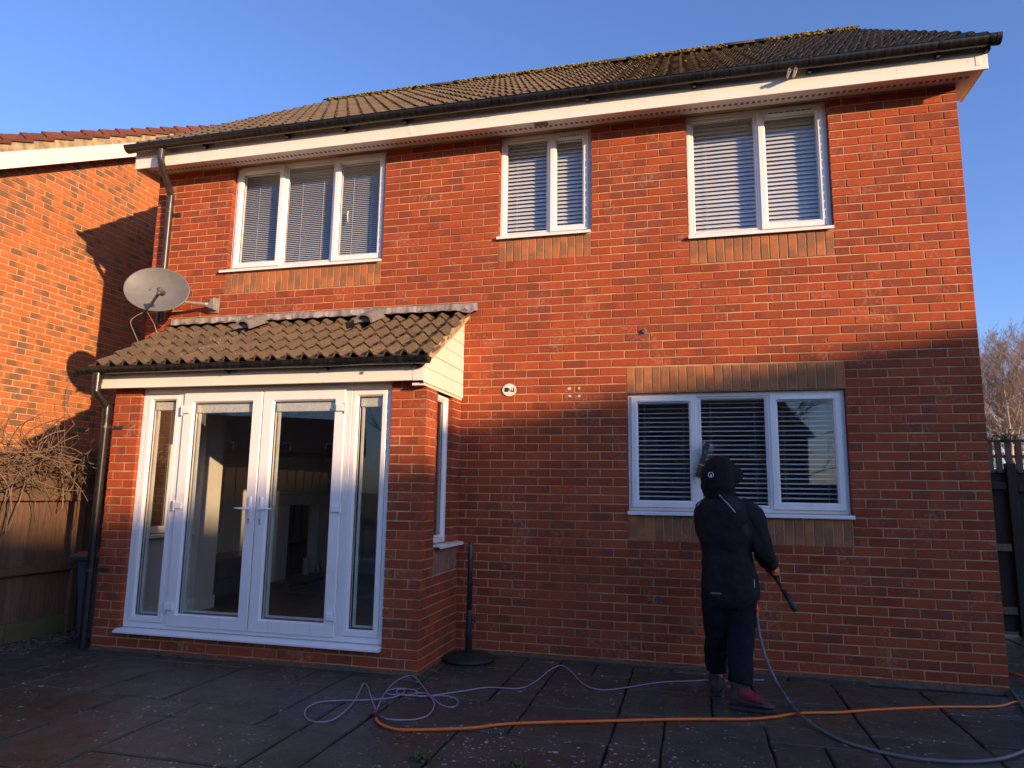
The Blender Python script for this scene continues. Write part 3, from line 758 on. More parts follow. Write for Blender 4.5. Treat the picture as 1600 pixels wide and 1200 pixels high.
# ridge of half round tiles, bedded in mossy mortar
ridge_me = []
for s_ in range(3):
    r = random.Random(s_); mb = MB(); seg = 8
    rr = [[(x, .115*math.cos(math.pi*k/seg)+r.uniform(-.003,.003), .085*math.sin(math.pi*k/seg)) for k in range(seg+1)] for x in (0,.475)]
    mb.add(rr[0]+rr[1]+[(x,y*.86,z*.86) for x,y,z in rr[0]], [(k,k+1,seg+2+k,seg+1+k) for k in range(seg)]+[(2*seg+2+k,2*seg+3+k,k+1,k) for k in range(seg)])
    ridge_me.append(mb.mesh('ridge_tile', M['tile'], True))
nR = 18; 
for i in range(nR):
    o = link('ridge_tile', ridge_me[i % 3], roof, (-8.10+8.26*i/nR, RY, RZ+.005+rng.uniform(-.006,.006)))
mm = MB()
def lump(c, r, sq=.5, seg=6):
    rs = []
    for a in (-.2,.35,.75):
        rs.append([(c[0]+r*math.cos(a*1.5)*math.cos(2*math.pi*k/seg)*rng.uniform(.8,1.2), c[1]+r*math.cos(a*1.5)*math.sin(2*math.pi*k/seg)*rng.uniform(.8,1.2), c[2]+r*sq*math.sin(a*1.5)) for k in range(seg)])
    mm.rings(rs)
for i in range(2300):
    x = rng.uniform(-8.0,.1)
    if noise.noise(Vector((x*1.1,0,5))) < -.35+.25*rng.random(): continue
    y = RY-.105+rng.gauss(0,.03); lump((x, y, RZ+.01+(y-RY+.1)*.5+rng.uniform(-.02,.035)), rng.uniform(.010,.030))
for i in range(160):
    t = rng.betavariate(4,1.2)*SLOPE; x = rng.uniform(-8.0,.1)
    if noise.noise(Vector((x*.9,t,2))) < .02: continue
    lump((x, EY+t*math.cos(PITCH)-.03*math.sin(PITCH), EZ+t*math.sin(PITCH)+.035), rng.uniform(.008,.022))
tag(mm.build('moss', M['moss'], roof, True), kind='stuff')
# bay roof
BP = math.atan(.60); bay_roof = tiled_roof('bay_roof', house, -7.575, -4.285, (-1.075,2.468), BP, 5, .236, M['baytile'], 300, rise=.052, thick=.024, lift=.036)
vb = MB()   # right verge mortar
vs = []
for i in range(49):
    t = i/48*1.05; z = 2.468+.60*t; j_ = .006*noise.noise(Vector((t*14,0,0)))
    vs += [(-4.31, -1.065+t, z+.034), (-4.274+j_, -1.065+t, z+.030+j_), (-4.276+j_, -1.065+t, z-.045+j_), (-4.31, -1.065+t, z-.05)]
vb.add(vs, [(4*i+k, 4*i+k+1, 4*i+k+5, 4*i+k+4) for i in range(48) for k in range(3)]+[(0,3,2,1)])
vb.build('verge', M['undercloak'], bay_roof)
for x in (-6.41, -5.14):
    vm = MB(); cy, cz = -.50, 2.468+.60*.575+.142; rr = .092; seg = 14; c, s = math.cos(R(12)), math.sin(R(12))
    outer = lambda y, q: [(x+q*math.cos(math.pi*k/seg), y, cz+(y-cy)*.45+q*math.sin(math.pi*k/seg)-.02) for k in range(seg+1)]
    a, b, c1, d1 = outer(cy-.02, rr), outer(cy+.30, rr*.92), outer(cy-.02, rr*.80), outer(cy+.035, rr*.79)
    n = seg+1
    vm.add(a+b, [(k, k+1, n+k+1, n+k) for k in range(seg)]); vm.add(a+c1, [(n+k, n+k+1, k+1, k) for k in range(seg)]); vm.add(c1+d1, [(n+k, n+k+1, k+1, k) for k in range(seg)])
    ve = vm.build('roof_vent', M['concrete'], bay_roof, True)
    dm = MB(); dm.add(d1, [tuple(range(n))]); dm.build('vent_mesh', M['ventdark'], bay_roof)
fl = MB(); nseg = 260; vs = []
for i in range(nseg+1):
    x = -7.66+(3.46)*i/nseg; e = .012*noise.noise(Vector((x*4,0,0)))
    right = max(0, (i-nseg+12)/12)
    vs += [(x, -.012+.004*noise.noise(Vector((x*9,1,0))), 3.205+e*.4), (x, -.014, 3.125), (x, -.10, 3.105+.004*math.sin(x*40)), (x, -.255+e*1.5+.05*right, 3.074+.004*math.cos((x+7.575-.108)*2*math.pi/.14955)-.02*right)]
fl.add(vs, [(4*i+k, 4*i+k+1, 4*i+k+5, 4*i+k+4) for i in range(nseg) for k in range(3)])
fl.build('flashing', M['lead'], house, True)

# ------------------------------------------------------------------ fascias, soffit, gutters
FY = -.272
fa = MB(); fa.box(-8.085, .148, FY, FY+.018, SOF-.056, 5.075); fa.box(-8.085, -8.067, FY+.018, .3, SOF-.056, 5.075)
fa.prism([(FY+.018,SOF-.022),(.22,SOF-.055),(.10,SOF-.105),(.03,SOF-.105),(FY+.018,SOF-.03)][::-1] if False else [(FY+.018,SOF-.022),(.3,SOF-.022),(.3,5.25),(FY+.018,5.075)], 'x', .130, .148)
fascia = fa.build('fascia', M['fascia'], house, bevel=.004)
for x in (-4.86, .075):
    jm = MB(); jm.box(x-.018, x+.018, FY-.004, FY-.0005, SOF-.020, 5.07); jm.build('joint_cover', M['fascia'], fascia, bevel=.002)
nm = MB()
for i in range(16):
    for z in (4.93,): 
        x = -7.8+i*.52; nm.lathe([(.004,0),(.003,.002)], (0,0,0), 6); k = len(nm.v)-12
        nm.v[k:] = [(x+v[0], FY-v[2], z+v[1]) for v in nm.v[k:]]
nm.build('nail_heads', M['concrete'], fascia)
sf = MB(); sf.box(-8.067, .130, FY+.018, .0, SOF, SOF+.012); sf.box(.002, .130, .0, .3, SOF, SOF+.012); sf.box(-8.067, XL-.002, .0, .3, SOF, SOF+.012)
soffit = sf.build('soffit', M['upvc'], house)
sv = MB()
x = -8.0
while x < .09:
    sv.box(x, x+.027, -.092, -.058, SOF-.0015, SOF+.004); x += .050
tag(sv.build('vent_slots', M['panel'], soffit), kind='stuff')
ev = MB(); ev.box(-3.635, -3.505, -.185, -.105, SOF-.014, SOF-.001); ev.build('extractor_grille', M['concrete'], soffit, bevel=.004)
eg = MB(); eg.box(-3.622, -3.574, -.175, -.115, SOF-.0165, SOF-.0145); eg.box(-3.566, -3.518, -.175, -.115, SOF-.0165, SOF-.0145); eg.build('grille_mesh', M['ventdark'], soffit)
def gutter(parent, x0, x1, y, ztop, rad, brackets, unions, outlet, mat, name='gutter', sag=.0):
    seg = 14; pr = []
    for k in range(seg+1): a = math.pi+math.pi*k/seg; pr.append((rad*math.cos(a), 1.10*rad*math.sin(a)))
    inn = [(p[0]*.94, p[1]*.94) for p in pr][::-1]
    poly = [(y+p[0], ztop+p[1]) for p in pr]+[(y+p[0], ztop+p[1]) for p in inn]
    gm = MB(); n = len(poly); st = 12
    vs = []
    for i in range(st+1):
        x = x0+(x1-x0)*i/st; dz = -sag*math.sin(math.pi*i/st)+.003*noise.noise(Vector((x*2,y,0)))
        vs += [(x, p[0], p[1]+dz) for p in poly]
    gm.add(vs, [(i*n+k, i*n+(k+1)%n, (i+1)*n+(k+1)%n, (i+1)*n+k) for i in range(st) for k in range(n)])
    for x in (x0, x1): gm.add([(x, p[0], p[1]) for p in poly[:seg+1]], [tuple(range(seg+1))])
    # rolled front lip
    gm.tube([(x0,y-rad,ztop),(x1,y-rad,ztop)], .005, 6)
    gu = gm.build(name, mat, parent, True); gu.data.set_sharp_from_angle(angle=R(35))
    def hoop(xa, xb, r2, nm):
        h = MB(); P = []
        for k in range(seg+1): a = math.pi+math.pi*k/seg; P.append((y+r2*math.cos(a), ztop+.004+1.08*r2*math.sin(a)))
        h.add([(xx, p[0], p[1]) for xx in (xa, xb) for p in P], [(k, k+1, seg+2+k, seg+1+k) for k in range(seg)])
        for xx in (xa, xb): h.add([(xx, p[0], p[1]) for p in P]+[(xx, y+(p[0]-y)*.93, ztop+(p[1]-ztop)*.93) for p in P], [(k, k+1, seg+2+k, seg+1+k) for k in range(seg)])
        return h
    for xb in brackets:
        h = hoop(xb-.013, xb+.013, rad*1.10, 'bracket'); h.box(xb-.014, xb+.014, y+rad*.5, y+rad+.03, ztop-rad-.022, ztop-rad*.55); h.box(xb-.02, xb+.02, y+rad+.012, y+rad+.020, ztop-rad-.012, ztop-.01)
        h.build('bracket', mat, gu)
    for xb, ww in unions:
        h = hoop(xb-ww, xb+ww, rad*1.10, 'union')
        for e in (-ww, -ww*.35, ww*.35, ww-.008): h.v += []; 
        h.build('union', mat, gu)
        for e in (-ww*.8, ww*.8): hoop(xb+e-.006, xb+e+.006, rad*1.17, 'x').build('union_clip', mat, gu)
    for xe in (x0, x1):
        s_ = 1 if xe == x0 else -1
        h = hoop(min(xe-s_*.006, xe+s_*.03), max(xe-s_*.006, xe+s_*.03), rad*1.10, 'end'); P = [(y+rad*1.1*math.cos(math.pi+math.pi*k/seg), ztop+.004+1.08*rad*1.1*math.sin(math.pi+math.pi*k/seg)) for k in range(seg+1)]
        h.add([(xe-s_*.006, p[0], p[1]) for p in P], [tuple(range(seg+1))]); h.build('stop_end', mat, gu)
    return gu
GY, GZ = -.356, 5.062
gut = gutter(house, -8.115, .205, GY, GZ, .058, [-7.18,-6.2,-5.55,-4.9,-3.1,-2.15,-1.2,-.22,.14], [(-3.94,.045),(-7.68,.07)], -7.68, M['gutter'])
bgut = gutter(house, -7.66, -4.27, -1.085, 2.475, .050, [-6.15,-5.2,-4.40], [(-7.46,.07)], -7.46, M['gutter'])
# downpipes
def pipe(parent, path, rad, clips, name='downpipe', mat=None):
    mat = mat or M['pipe']
    pm_ = MB(); pm_.tube(path, rad, 14); o = pm_.build(name, mat, parent, True); o.data.set_sharp_from_angle(angle=R(50))
    for p, d, ln, r2 in clips:
        c = MB(); p = Vector(p); d = Vector(d).normalized(); c.tube([p-d*ln, p+d*ln], r2, 14); c.build('collar', mat, o, True).data.set_sharp_from_angle(angle=R(50))
    return o
DX = -7.755
dp = pipe(house, [(-7.68,GY,4.995),(-7.68,GY,4.90),(-7.682,GY+.012,4.865),(-7.70,GY+.06,4.80),(-7.735,-.15,4.68),(DX-.002,-.088,4.61),(DX,-.075,4.575),(DX,-.075,3.14)], .033,
          [((-7.68,GY,4.94),(0,0,1),.05,.038),((-7.69,GY+.035,4.835),(-.12,.5,-.6),.035,.037),((-7.744,-.118,4.645),(-.12,.5,-.7),.035,.037),((DX,-.075,4.55),(0,0,1),.04,.037),((DX,-.075,4.42),(0,0,1),.022,.038)])
dp['label'] = 'upper downpipe with a double swan-neck bend'
for z in (4.40, 3.45):
    c = MB(); c.tube([(DX,-.075,z-.012),(DX,-.075,z+.012)], .039, 12); c.box(DX-.015, DX+.015, -.06, .0, z-.011, z+.011); c.box(DX+.035, DX+.085, -.014, -.002, z-.02, z+.02); c.build('clip', M['pipe'], dp)
P0 = (-7.452,-1.085); P1 = (-7.372,-.965)
def low(x, y): return [(x,y,2.43),(x,y,2.30),(x+.005,y+.012,2.26)]
dq = pipe(house, [(-7.46,-1.085,2.44),(-7.46,-1.085,2.27),(-7.458,-1.07,2.24),(-7.44,-.99,2.16),(-7.437,-.97,2.12),(-7.437,-.965,2.08),(-7.437,-.965,.02)], .033,
          [((-7.46,-1.085,2.385),(0,0,1),.045,.043),((-7.46,-1.085,2.30),(0,0,1),.04,.037),((-7.437,-.967,2.105),(0,0,1),.045,.037),((-7.437,-.965,1.965),(0,0,1),.022,.038)], mat=M['wetpipe'])
dq['label'] = 'lower black downpipe at the left corner of the bay'
for z in (1.95, .68):
    c = MB(); c.tube([(-7.437,-.965,z-.012),(-7.437,-.965,z+.012)], .039, 12); c.box(-7.45, -7.425, -.95, BY, z-.011, z+.011); c.box(-7.40, -7.31, BY-.012, BY-.001, z-.014, z+.014); c.build('clip', M['pipe'], dq)
# bay fascia, clad cheek, soffit
bf = MB(); bf.box(-7.50, -4.345, -1.0, -.984, 2.300, 2.455); bfa = bf.build('bay_fascia', M['fascia'], house, bevel=.003)
bo = MB(); bo.box(-7.50, -4.345, -.984, BY+.01, 2.312, 2.322); bo.build('bay_soffit', M['fascia'], house)
bj = MB(); bj.box(-4.43, -4.34, -1.004, -1.0005, 2.298, 2.44); bj.build('joint_cover', M['fascia'], bfa, bevel=.002)
ck = MB(); ck.prism([(-.99,2.305),(-.006,2.305),(-.006,3.06),(-.99,2.47)], 'x', BX1-.02, BX1+.002)
clad = ck.build('cladding', M['board'], house)
zz = 2.283; bh = .128; yb0 = -1.002
top = lambda y: 2.462+.60*(y+1.075)-.055
k = 0
while zz < 2.98:
    z1 = zz+bh-.004
    ys = lambda z: max(yb0, (z+.055-2.462)/.60-1.075)
    poly = [(ys(zz), zz), (-.005, zz), (-.005, z1)]
    if z1 > top(-.005): z1 = min(z1, top(-.005)); poly = [(ys(zz),zz),(-.005,zz),(-.005,z1)]
    if ys(z1) < -.01: poly.append((ys(z1), z1))
    if ys(zz) <= yb0+1e-6 and ys(z1) > yb0: poly.append((yb0, top(yb0))) if top(yb0) > zz else None
    c = MB(); c.prism(poly, 'x', BX1+.003, BX1+.016-.002*(k % 2)); c.build('board', M['board'], clad, bevel=.003); zz += bh; k += 1
cu = MB(); cu.box(BX1-.10, BX1+.004, -.975, -.006, 2.262, 2.282); cu.build('cheek_soffit', M['board'], clad)
# small fittings on the walls
ov = MB()
for x in (-1.372, -1.322):
    ov = MB(); ov.tube([(x,FY+.01,4.985),(x,FY-.135,4.972)], .013, 10, cap=False); ov.tube([(x,FY-.10,4.974),(x,FY-.136,4.9715)], .0155, 10, cap=False); ov.tube([(x,FY-.05,4.98),(x,FY-.052,4.98)], .012, 10, mi=1)
    ov.build('overflow_pipe', [M['upvc'], M['black']], fascia)
lp = MB(); cx, cz = -3.878, 2.352
prof = [(cx+.062*math.cos(a)*(1 if abs(math.cos(a)) < .8 else 1.08), cz+.060*math.sin(a)) for a in [2*math.pi*k/20 for k in range(20)]]
lp.prism(prof, 'y', -.012, -.003); lbase = lp.build('light_plate', M['board'], house, bevel=.003)
l2 = MB(); l2.box(cx-.045, cx-.008, -.0135, -.0122, cz-.018, cz+.022); l2.box(cx+.022, cx+.050, -.0135, -.0122, cz-.02, cz+.02); l2.build('cable_hole', M['black'], lbase)
l3 = MB(); l3.tube(spline([(cx-.01,-.014,cz+.012),(cx+.005,-.024,cz+.016),(cx+.02,-.022,cz),(cx+.035,-.026,cz+.012),(cx+.03,-.02,cz-.012)],4), .005, 6); l3.build('cable_end', M['print'], lbase, True)
for u, v in ((890,607),(905,607),(891,619),(905,619)):
    q = px(u,v,1,0); pl = MB(); pl.prism([(q.x+.014*math.cos(2*math.pi*k/7)*rng.uniform(.6,1.3), q.z+.012*math.sin(2*math.pi*k/7)*rng.uniform(.6,1.3)) for k in range(7)], 'y', -.0025, -.001); pl.build('filler_patch', M['board'], house)
q = px(1007,518,1,0); ce = MB(); ce.tube(spline([(q.x-.02,-.004,q.z+.012),(q.x,-.03,q.z+.01),(q.x+.015,-.02,q.z-.008),(q.x-.008,-.026,q.z-.012),(q.x+.01,-.004,q.z+.004)],5), .006, 6); ce.lathe([(.03,0),(.028,.004)], (0,0,0), 9)
kk = len(ce.v)-18; ce.v[kk:] = [(q.x+v[0]*rng.uniform(.7,1.1), -.001-v[2], q.z+v[1]*rng.uniform(.7,1.1)) for v in ce.v[kk:]]; ce.build('cable_stub', M['concrete'], house)
tg = MB(); q = px(568,581,1,-1.003); tg.tube([(q.x,-1.004,q.z+.004),(q.x+.02,-1.02,q.z+.03)], .002, 5); tg.box(q.x-.026, q.x+.002, -1.010, -1.006, q.z-.018, q.z+.0); tg.build('tag', M['concrete'], bfa)

# ------------------------------------------------------------------ rooms behind the glass
rm = MB(); G = .19
rm.box(XL+.285, XR-.285, .285, 5.0, G-.02, G)                # ground floor
floor = rm.build('floor', M['woodfloor'], house)
rm = MB(); rm.box(BX0+.26, BX1-.26, BY+.25, .29, G-.02, G-.002); rm.build('bay_floor', M['woodfloor'], house)
rm = MB()
rm.box(XL+.285, XR-.285, 4.99, 5.05, G, 2.45); rm.box(-3.36, -3.26, .285, 4.99, G, 2.45)
rm.box(XL+.283, XL+.30, .285, 4.99, G, 2.45); rm.box(XR-.30, XR-.283, .285, 4.99, G, 2.45)
rm.box(-7.10, -7.098, .0065, .286, G, 2.4); rm.box(-4.702, -4.70, .0065, .286, G, 2.4)
rm.box(XL+.3, -7.10, .281, .286, G, 2.45); rm.box(-4.70, -2.9, .281, .286, G, 2.45)
for x in (-5.0, -2.65): rm.box(x-.05, x+.05, .285, 4.99, 2.66, 4.95)
rm.box(XL+.285, XR-.285, 3.6, 3.66, 2.66, 4.95)
rm.build('inner_walls', M['plaster'], house)
rm = MB(); rm.box(XL+.285, XR-.285, .281, 5.0, 2.45, 2.66); rm.box(BX0+.01, BX1-.03, BY+.06, .29, 2.405, 2.42); rm.box(XL+.285, XR-.285, .285, 5.0, 4.96, 5.0); rm.build('ceilings', M['ceil'], house)
sk = MB(); sk.box(BX0+.250, BX0+.266, BY+.26, .0, G, G+.13); sk.box(-7.098, -7.082, .0, .30, G, G+.13); sk.box(BX0+.266, -7.082, -.012, .004, G, G+.13); sk.build('skirting', M['white'], house, bevel=.004)
iw = MB(); iw.box(BX0+.246, BX0+.256, BY+.25, 0, G, 2.41); ibx = None
li = MB()
slab_wall(li, BY+.25, 0, G, 2.41, [LWIN], lambda u, d: (d, u), BX0+.2505, BX0+.258)
slab_wall(li, BY+.25, 0, G, 2.41, [RWIN], lambda u, d: (d, u), BX1-.258, BX1-.2505)
li.box(BX0+.258, -7.10, -.006, .004, G, 2.41); li.box(-4.70, BX1-.258, -.006, .004, G, 2.41)
li.build('bay_plaster', M['plaster'], house)
ws = MB(); ws.box(BX0+.06, BX0+.36, LWIN[0]-.05, LWIN[1]+.05, .945, .972); ws.build('window_board', M['white'], house, bevel=.006)
# things in the room
dr = thing('drawer_unit', 'grey low drawer unit behind the left french door', 'drawers', (-7.46,.9,G))
d_ = MB(); d_.box(-7.68,-7.245,.44,1.40,G+.05,.655); d_.box(-7.66,-7.27,.47,1.37,G,G+.05); d_.build('body', M['drawer'], dr, bevel=.004)
for i in range(2):
    for j in range(2):
        a = .45+.475*j; f_ = MB(); f_.box(-7.243, -7.224, a, a+.465, G+.055+.205*i, G+.25+.205*i); f_.build('drawer_front', M['drawer'], dr, bevel=.003)
fp = thing('fireplace', 'white fireplace surround seen through the right french door', 'fireplace', (-7.6,2.7,G))
f_ = MB(); f_.box(-7.69,-7.50,2.02,2.30,G+.041,1.20); f_.build('near_leg', M['white'], fp, bevel=.01); f_ = MB(); f_.box(-7.69,-7.50,3.08,3.34,G+.041,1.20); f_.build('far_leg', M['white'], fp, bevel=.01)
f_ = MB(); f_.box(-7.69,-7.48,1.99,3.37,1.201,1.345); f_.build('lintel', M['white'], fp, bevel=.01); f_ = MB(); f_.box(-7.69,-7.42,1.90,3.46,1.346,1.39); f_.build('mantel_shelf', M['white'], fp, bevel=.008)
f_ = MB(); f_.box(-7.69,-7.66,2.301,3.079,G+.041,1.2); f_.build('back_panel', M['black'], fp); f_ = MB(); f_.box(-7.69,-7.20,1.90,3.50,G+.001,G+.04); f_.build('hearth', M['drawer'], fp, bevel=.004)
rg = MB(); rg.box(-7.0,-4.6,1.5,3.3,G+.001,G+.016); tag(rg.build('rug', M['carpet']), 'grey rug on the floor inside the french doors', 'rug')
cn = thing('candle_lantern', 'cream pillar candle standing on the dark hearth', 'candle', (-7.50,2.80,G+.04))
c = MB(); c.lathe([(.055,0),(.055,.012),(.05,.016)], (-7.50,2.80,G+.0405), 16); c.build('dish', M['galv'], cn); c = MB(); c.lathe([(.045,.017),(.045,.23),(.035,.235)], (-7.50,2.80,G+.04), 16); c.build('wax', M['candle'], cn, True); c = MB(); c.tube([(-7.50,2.80,G+.275),(-7.50,2.80,G+.29)], .003, 5); c.build('wick', M['black'], cn)
vs_ = thing('glass_vase', 'small pale vase beside the candle on the hearth', 'vase', (-7.42,3.0,G+.04))
c = MB(); c.lathe([(.03,0),(.05,.04),(.045,.09),(.02,.14),(.025,.17)], (-7.42,3.0,G+.0405), 16); c.build('vase_body', M['galv'], vs_, True)

# ------------------------------------------------------------------ venetian blinds
def blind(label, x0, x1, z0, z1, y, pitch, depth, tilt, cords, group='venetian blinds in the windows'):
    t = thing('venetian_blind', label, 'blind', ((x0+x1)/2, y, z0), group)
    h = MB(); h.box(x0, x1, y-.022, y+.022, z1-.035, z1); h.build('headrail', M['slat'], t)
    n = int((z1-z0-.06)/pitch); c, s = math.cos(tilt), math.sin(tilt); seg = 3; me = MB()
    P = []
    for k in range(seg+1):
        a = (k/seg-.5)*depth; b = .06*depth*(1-(2*k/seg-1)**2); P.append((a*c-b*s, a*s+b*c))
    W_ = (x1-x0)/2-.004
    me.add([(sx, p[0], p[1]) for sx in (-W_, W_) for p in P], [(k, k+1, seg+2+k, seg+1+k) for k in range(seg)])
    sm = me.mesh('slat', M['slat'], True)
    for i in range(n):
        link('slat', sm, t, ((x0+x1)/2, y, z1-.055-i*pitch), (0, rng.gauss(0,.0012), 0)).matrix_parent_inverse = Matrix.Translation(-Vector(t['_org']))
    b = MB(); b.box(x0+.002, x1-.002, y-.02, y+.02, z1-.062-n*pitch, z1-.045-n*pitch); b.build('bottom_rail', M['slat'], t)
    for xc in cords:
        cm = MB(); cm.tube([(xc,y-depth/2-.003,z1-.03),(xc,y-depth/2-.003,z1-.05-n*pitch)], .0014, 4); cm.build('ladder_cord', M['cord'], t)
    return t
y1 = .155
def lights_of(W, parts):
    inner = W[1]-W[0]-.084; tot = sum(parts); us = inner-.034*(len(parts)-1); u = W[0]+.042; out = []
    for p in parts: out.append((u, u+us*p/tot)); u += us*p/tot+.034
    return out
a = lights_of(W1, (1,1.06,1))
for (p, q), nm in zip(a, ('left','middle','right')):
    blind(f'fine slatted blind in the {nm} light of the window above the bay', p-.012, q+.012, W1[2]+.03, W1[3]-.03, y1, .021, .025, R(38), [p+.16, q-.16] if nm != 'left' else [p+.2])
blind('wide slatted blind in the small middle upper window', W2[0]+.03, W2[1]-.03, W2[2]+.03, W2[3]-.03, y1+.01, .040, .05, R(52), [W2[0]+.15, W2[1]-.15, W2[0]+.45])
blind('wide slatted blind in the upper window near the right corner', W3[0]+.03, W3[1]-.03, W3[2]+.03, W3[3]-.03, y1+.01, .040, .05, R(52), [W3[0]+.17, W3[0]+.62, W3[1]-.2])
a = lights_of(W4, (1,1.06,1))
for (p, q), nm in zip(a, ('left','middle','right')):
    blind(f'half open blind in the {nm} light of the ground floor window', p-.01, q+.01, W4[2]+.03, W4[3]-.03, y1+.01, .041, .05, R(17), [p+.10, q-.10])
# ------------------------------------------------------------------ neighbour's house
NX = -9.8; NS = .578
nh = thing('neighbour_house', 'orange brick gable end of the neighbouring house, half in shadow', 'house', (NX-3, 3, 0))
rz = lambda y: 5.011+NS*(y+.42)
RYN = 5.0
nb = MB(); nb.prism([(-4.4,Z0),(13,Z0),(13,2.9),(RYN,rz(RYN)),(-4.4,2.9)][::-1] if False else [(-4.4,Z0),(14.4,Z0),(14.4,rz(-4.4)),(RYN,rz(RYN)),(-4.4,rz(-4.4))], 'x', NX-.28, NX-.0065)
nwall = nb.build('wall', M['mortar2'], nh)
bits = lay(-1.6, 4.2, range(14, 110), (NX,0,0), R(90), .06, [], clip=lambda u, z: z < rz(u)-.0)
place_bricks(bits, nwall, [M['multibrick']], 300)
nb = MB(); nb.box(NX-9, NX-.285, -4.4, -4.1, Z0, rz(-4.4)); nb.build('front_wall', M['sidebrick'], nh)
na = math.atan(NS); VX = NX+.17
def rake(d0, d1, x0, x1, y0=-4.9, y1=RYN):
    mb = MB(); mb.add([(x, y, rz(y)+d) for x in (x0, x1) for y, d in ((y0,d0),(y1,d0),(y1,d1),(y0,d1))], [(3,2,1,0),(4,5,6,7),(0,1,5,4),(1,2,6,5),(2,3,7,6),(3,0,4,7)]); return mb
rake(-.055, .150, VX-.018, VX).build('bargeboard', M['fascia'], nh)
rake(.005, .02, NX-.0, VX-.019).build('verge_soffit', M['redtile'], nh)
rake(.150, .285, VX-.10, VX-.006).build('verge_mortar', M['undercloak'], nh)
nr = MB(); nr.add([(NX-9,-4.9,rz(-4.9)+.24),(VX-.05,-4.9,rz(-4.9)+.24),(VX-.05,RYN,rz(RYN)+.24),(NX-9,RYN,rz(RYN)+.24),(NX-9,14.9,rz(-4.9)+.24),(VX-.05,14.9,rz(-4.9)+.24)], [(0,1,2,3),(3,2,5,4)]); nroof = nr.build('roof', M['redtile'], nh)
tv = [tile_data(.30, .40, .055, .03, s, .04) for s in range(3)]
tm = []
for vs, fs, uv in tv:
    me = bpy.data.meshes.new('verge_tile'); me.from_pydata(vs, [], fs); me.materials.append(M['redtile']); me.polygons.foreach_set('use_smooth', [True]*len(fs)); me.set_sharp_from_angle(angle=R(38)); tm.append(me)
i = 0; t = -1.6
while t < 4.6:
    for cx in (0, 1):
        o = link('verge_tile', tm[i % 3], nroof); o.matrix_basis = Matrix.Translation((VX+.005-.30*(cx+1), t, rz(t)+.275)) @ Matrix.Rotation(na, 4, 'X')
    t += .30*math.cos(na); i += 1

# ------------------------------------------------------------------ satellite dish
DC = Vector((-7.53,-.40,3.420)); dn = Vector((.36,-.90,.28)).normalized()
sd_ = thing('satellite_dish', 'grey oval satellite dish fixed to the wall left of the bay roof', 'dish', (-7.12,0,3.33))
ux = Vector((0,0,1)).cross(dn).normalized(); uy = dn.cross(ux)
# tilt the oval a little
ca, sa = math.cos(R(-12)), math.sin(R(-12)); ux, uy = ux*ca+uy*sa, uy*ca-ux*sa
dm = MB(); seg = 40; rs = []
for k, (rr, dep) in enumerate([(.02,-.075),(.3,-.070),(.55,-.053),(.8,-.022),(.97,.006),(1,.010),(1.012,.002),(1.0,-.006),(.8,-.034),(.5,-.068),(.02,-.090)]):
    rs.append([DC+ux*(.325*rr*math.cos(2*math.pi*q/seg))+uy*(.255*rr*math.sin(2*math.pi*q/seg))+dn*dep for q in range(seg)])
dm.rings(rs); dm.build('reflector', M['dish'], sd_, True)
lo = DC-uy*.262-dn*.0
e = px(248,458,1,-.66)
am = MB(); am.tube(spline([DC-uy*.17-dn*.09, lo-uy*.02+dn*.02, (lo+e)*.5-uy*.015, e],5), .014, 8); am.build('arm', M['dishdark'], sd_, True)
lnb = MB(); lnb.tube([e+dn*.03+uy*.03-ux*.0, e-dn*.06+uy*.04, e-dn*.065+uy*.042], .03, 12, radii=[.022,.032,.028]); lnb.tube([e-uy*.02, e+uy*.035], .018, 8); lnb.build('lnb', M['dishdark'], sd_, True)
mk = MB(); bk_ = DC-dn*.09
mk.tube(spline([bk_, bk_+Vector((.14,.12,-.05)), (-7.16,-.07,3.33)],5), .019, 8); mk.build('mount_arm', M['galv'], sd_, True)
mp = MB(); mp.box(-7.20,-7.075,-.016,-.003,3.25,3.41); mp.prism([(-7.20,3.31),(-7.09,3.27),(-7.09,3.40)], 'y', -.085, -.0165); mp.build('wall_plate', M['galv'], sd_, bevel=.003)
for s_, (du, dv) in enumerate(((-.09,.01),(.02,.012),(.06,-.17),(-.03,-.165))):
    b = MB(); p = DC+ux*du+uy*dv-dn*.055; b.tube([p, p+dn*.012], .006, 6); b.build('bolt', M['dishdark'], sd_)
cb_ = MB(); a0 = lo+dn*.02
cb_.tube(spline([a0+ux*.02, px(205,500,1,-.55), px(210,520,1,-.6), px(216,535,1,-.62), px(217,546,1,-.63)],6), .0024, 5)
cb_.tube(spline([a0, px(240,505,1,-.3), px(245,520,1,-.25)],5), .0035, 5)
cb_.tube(spline([(DX+.035,-.05,3.40), px(247,503,1,-.1), px(256,512,1,-.1), px(262,525,1,-.15)],5), .003, 5)
cb_.build('cable', M['cable'], sd_, True)

# ------------------------------------------------------------------ parasol base
pc = px(735,1030,2,0); pc = Vector((-4.135,-.27,0))
ps = thing('parasol_base', 'black round parasol base with upright pole by the bay corner', 'parasol base', pc)
b = MB(); b.lathe([(.215,.001),(.225,.012),(.222,.024),(.19,.040),(.12,.050),(.05,.056),(.040,.062)], pc, 40); b.build('base_plate', M['base'], ps, True)
b = MB(); b.lathe([(.028,.05),(.028,.40),(.026,.41)], pc, 18); b.build('tube', M['pole'], ps, True)
b = MB(); b.lathe([(.0225,.41),(.0225,.968),(.020,.972)], pc, 16); b.build('pole', M['pipe'], ps, True)
b = MB(); b.tube([pc+Vector((.02,-.005,.33)), pc+Vector((.06,-.02,.33))], .007, 8); b.box(pc.x+.05, pc.x+.062, pc.y-.024, pc.y-.012, .305, .355); b.build('knob', M['base'], ps)

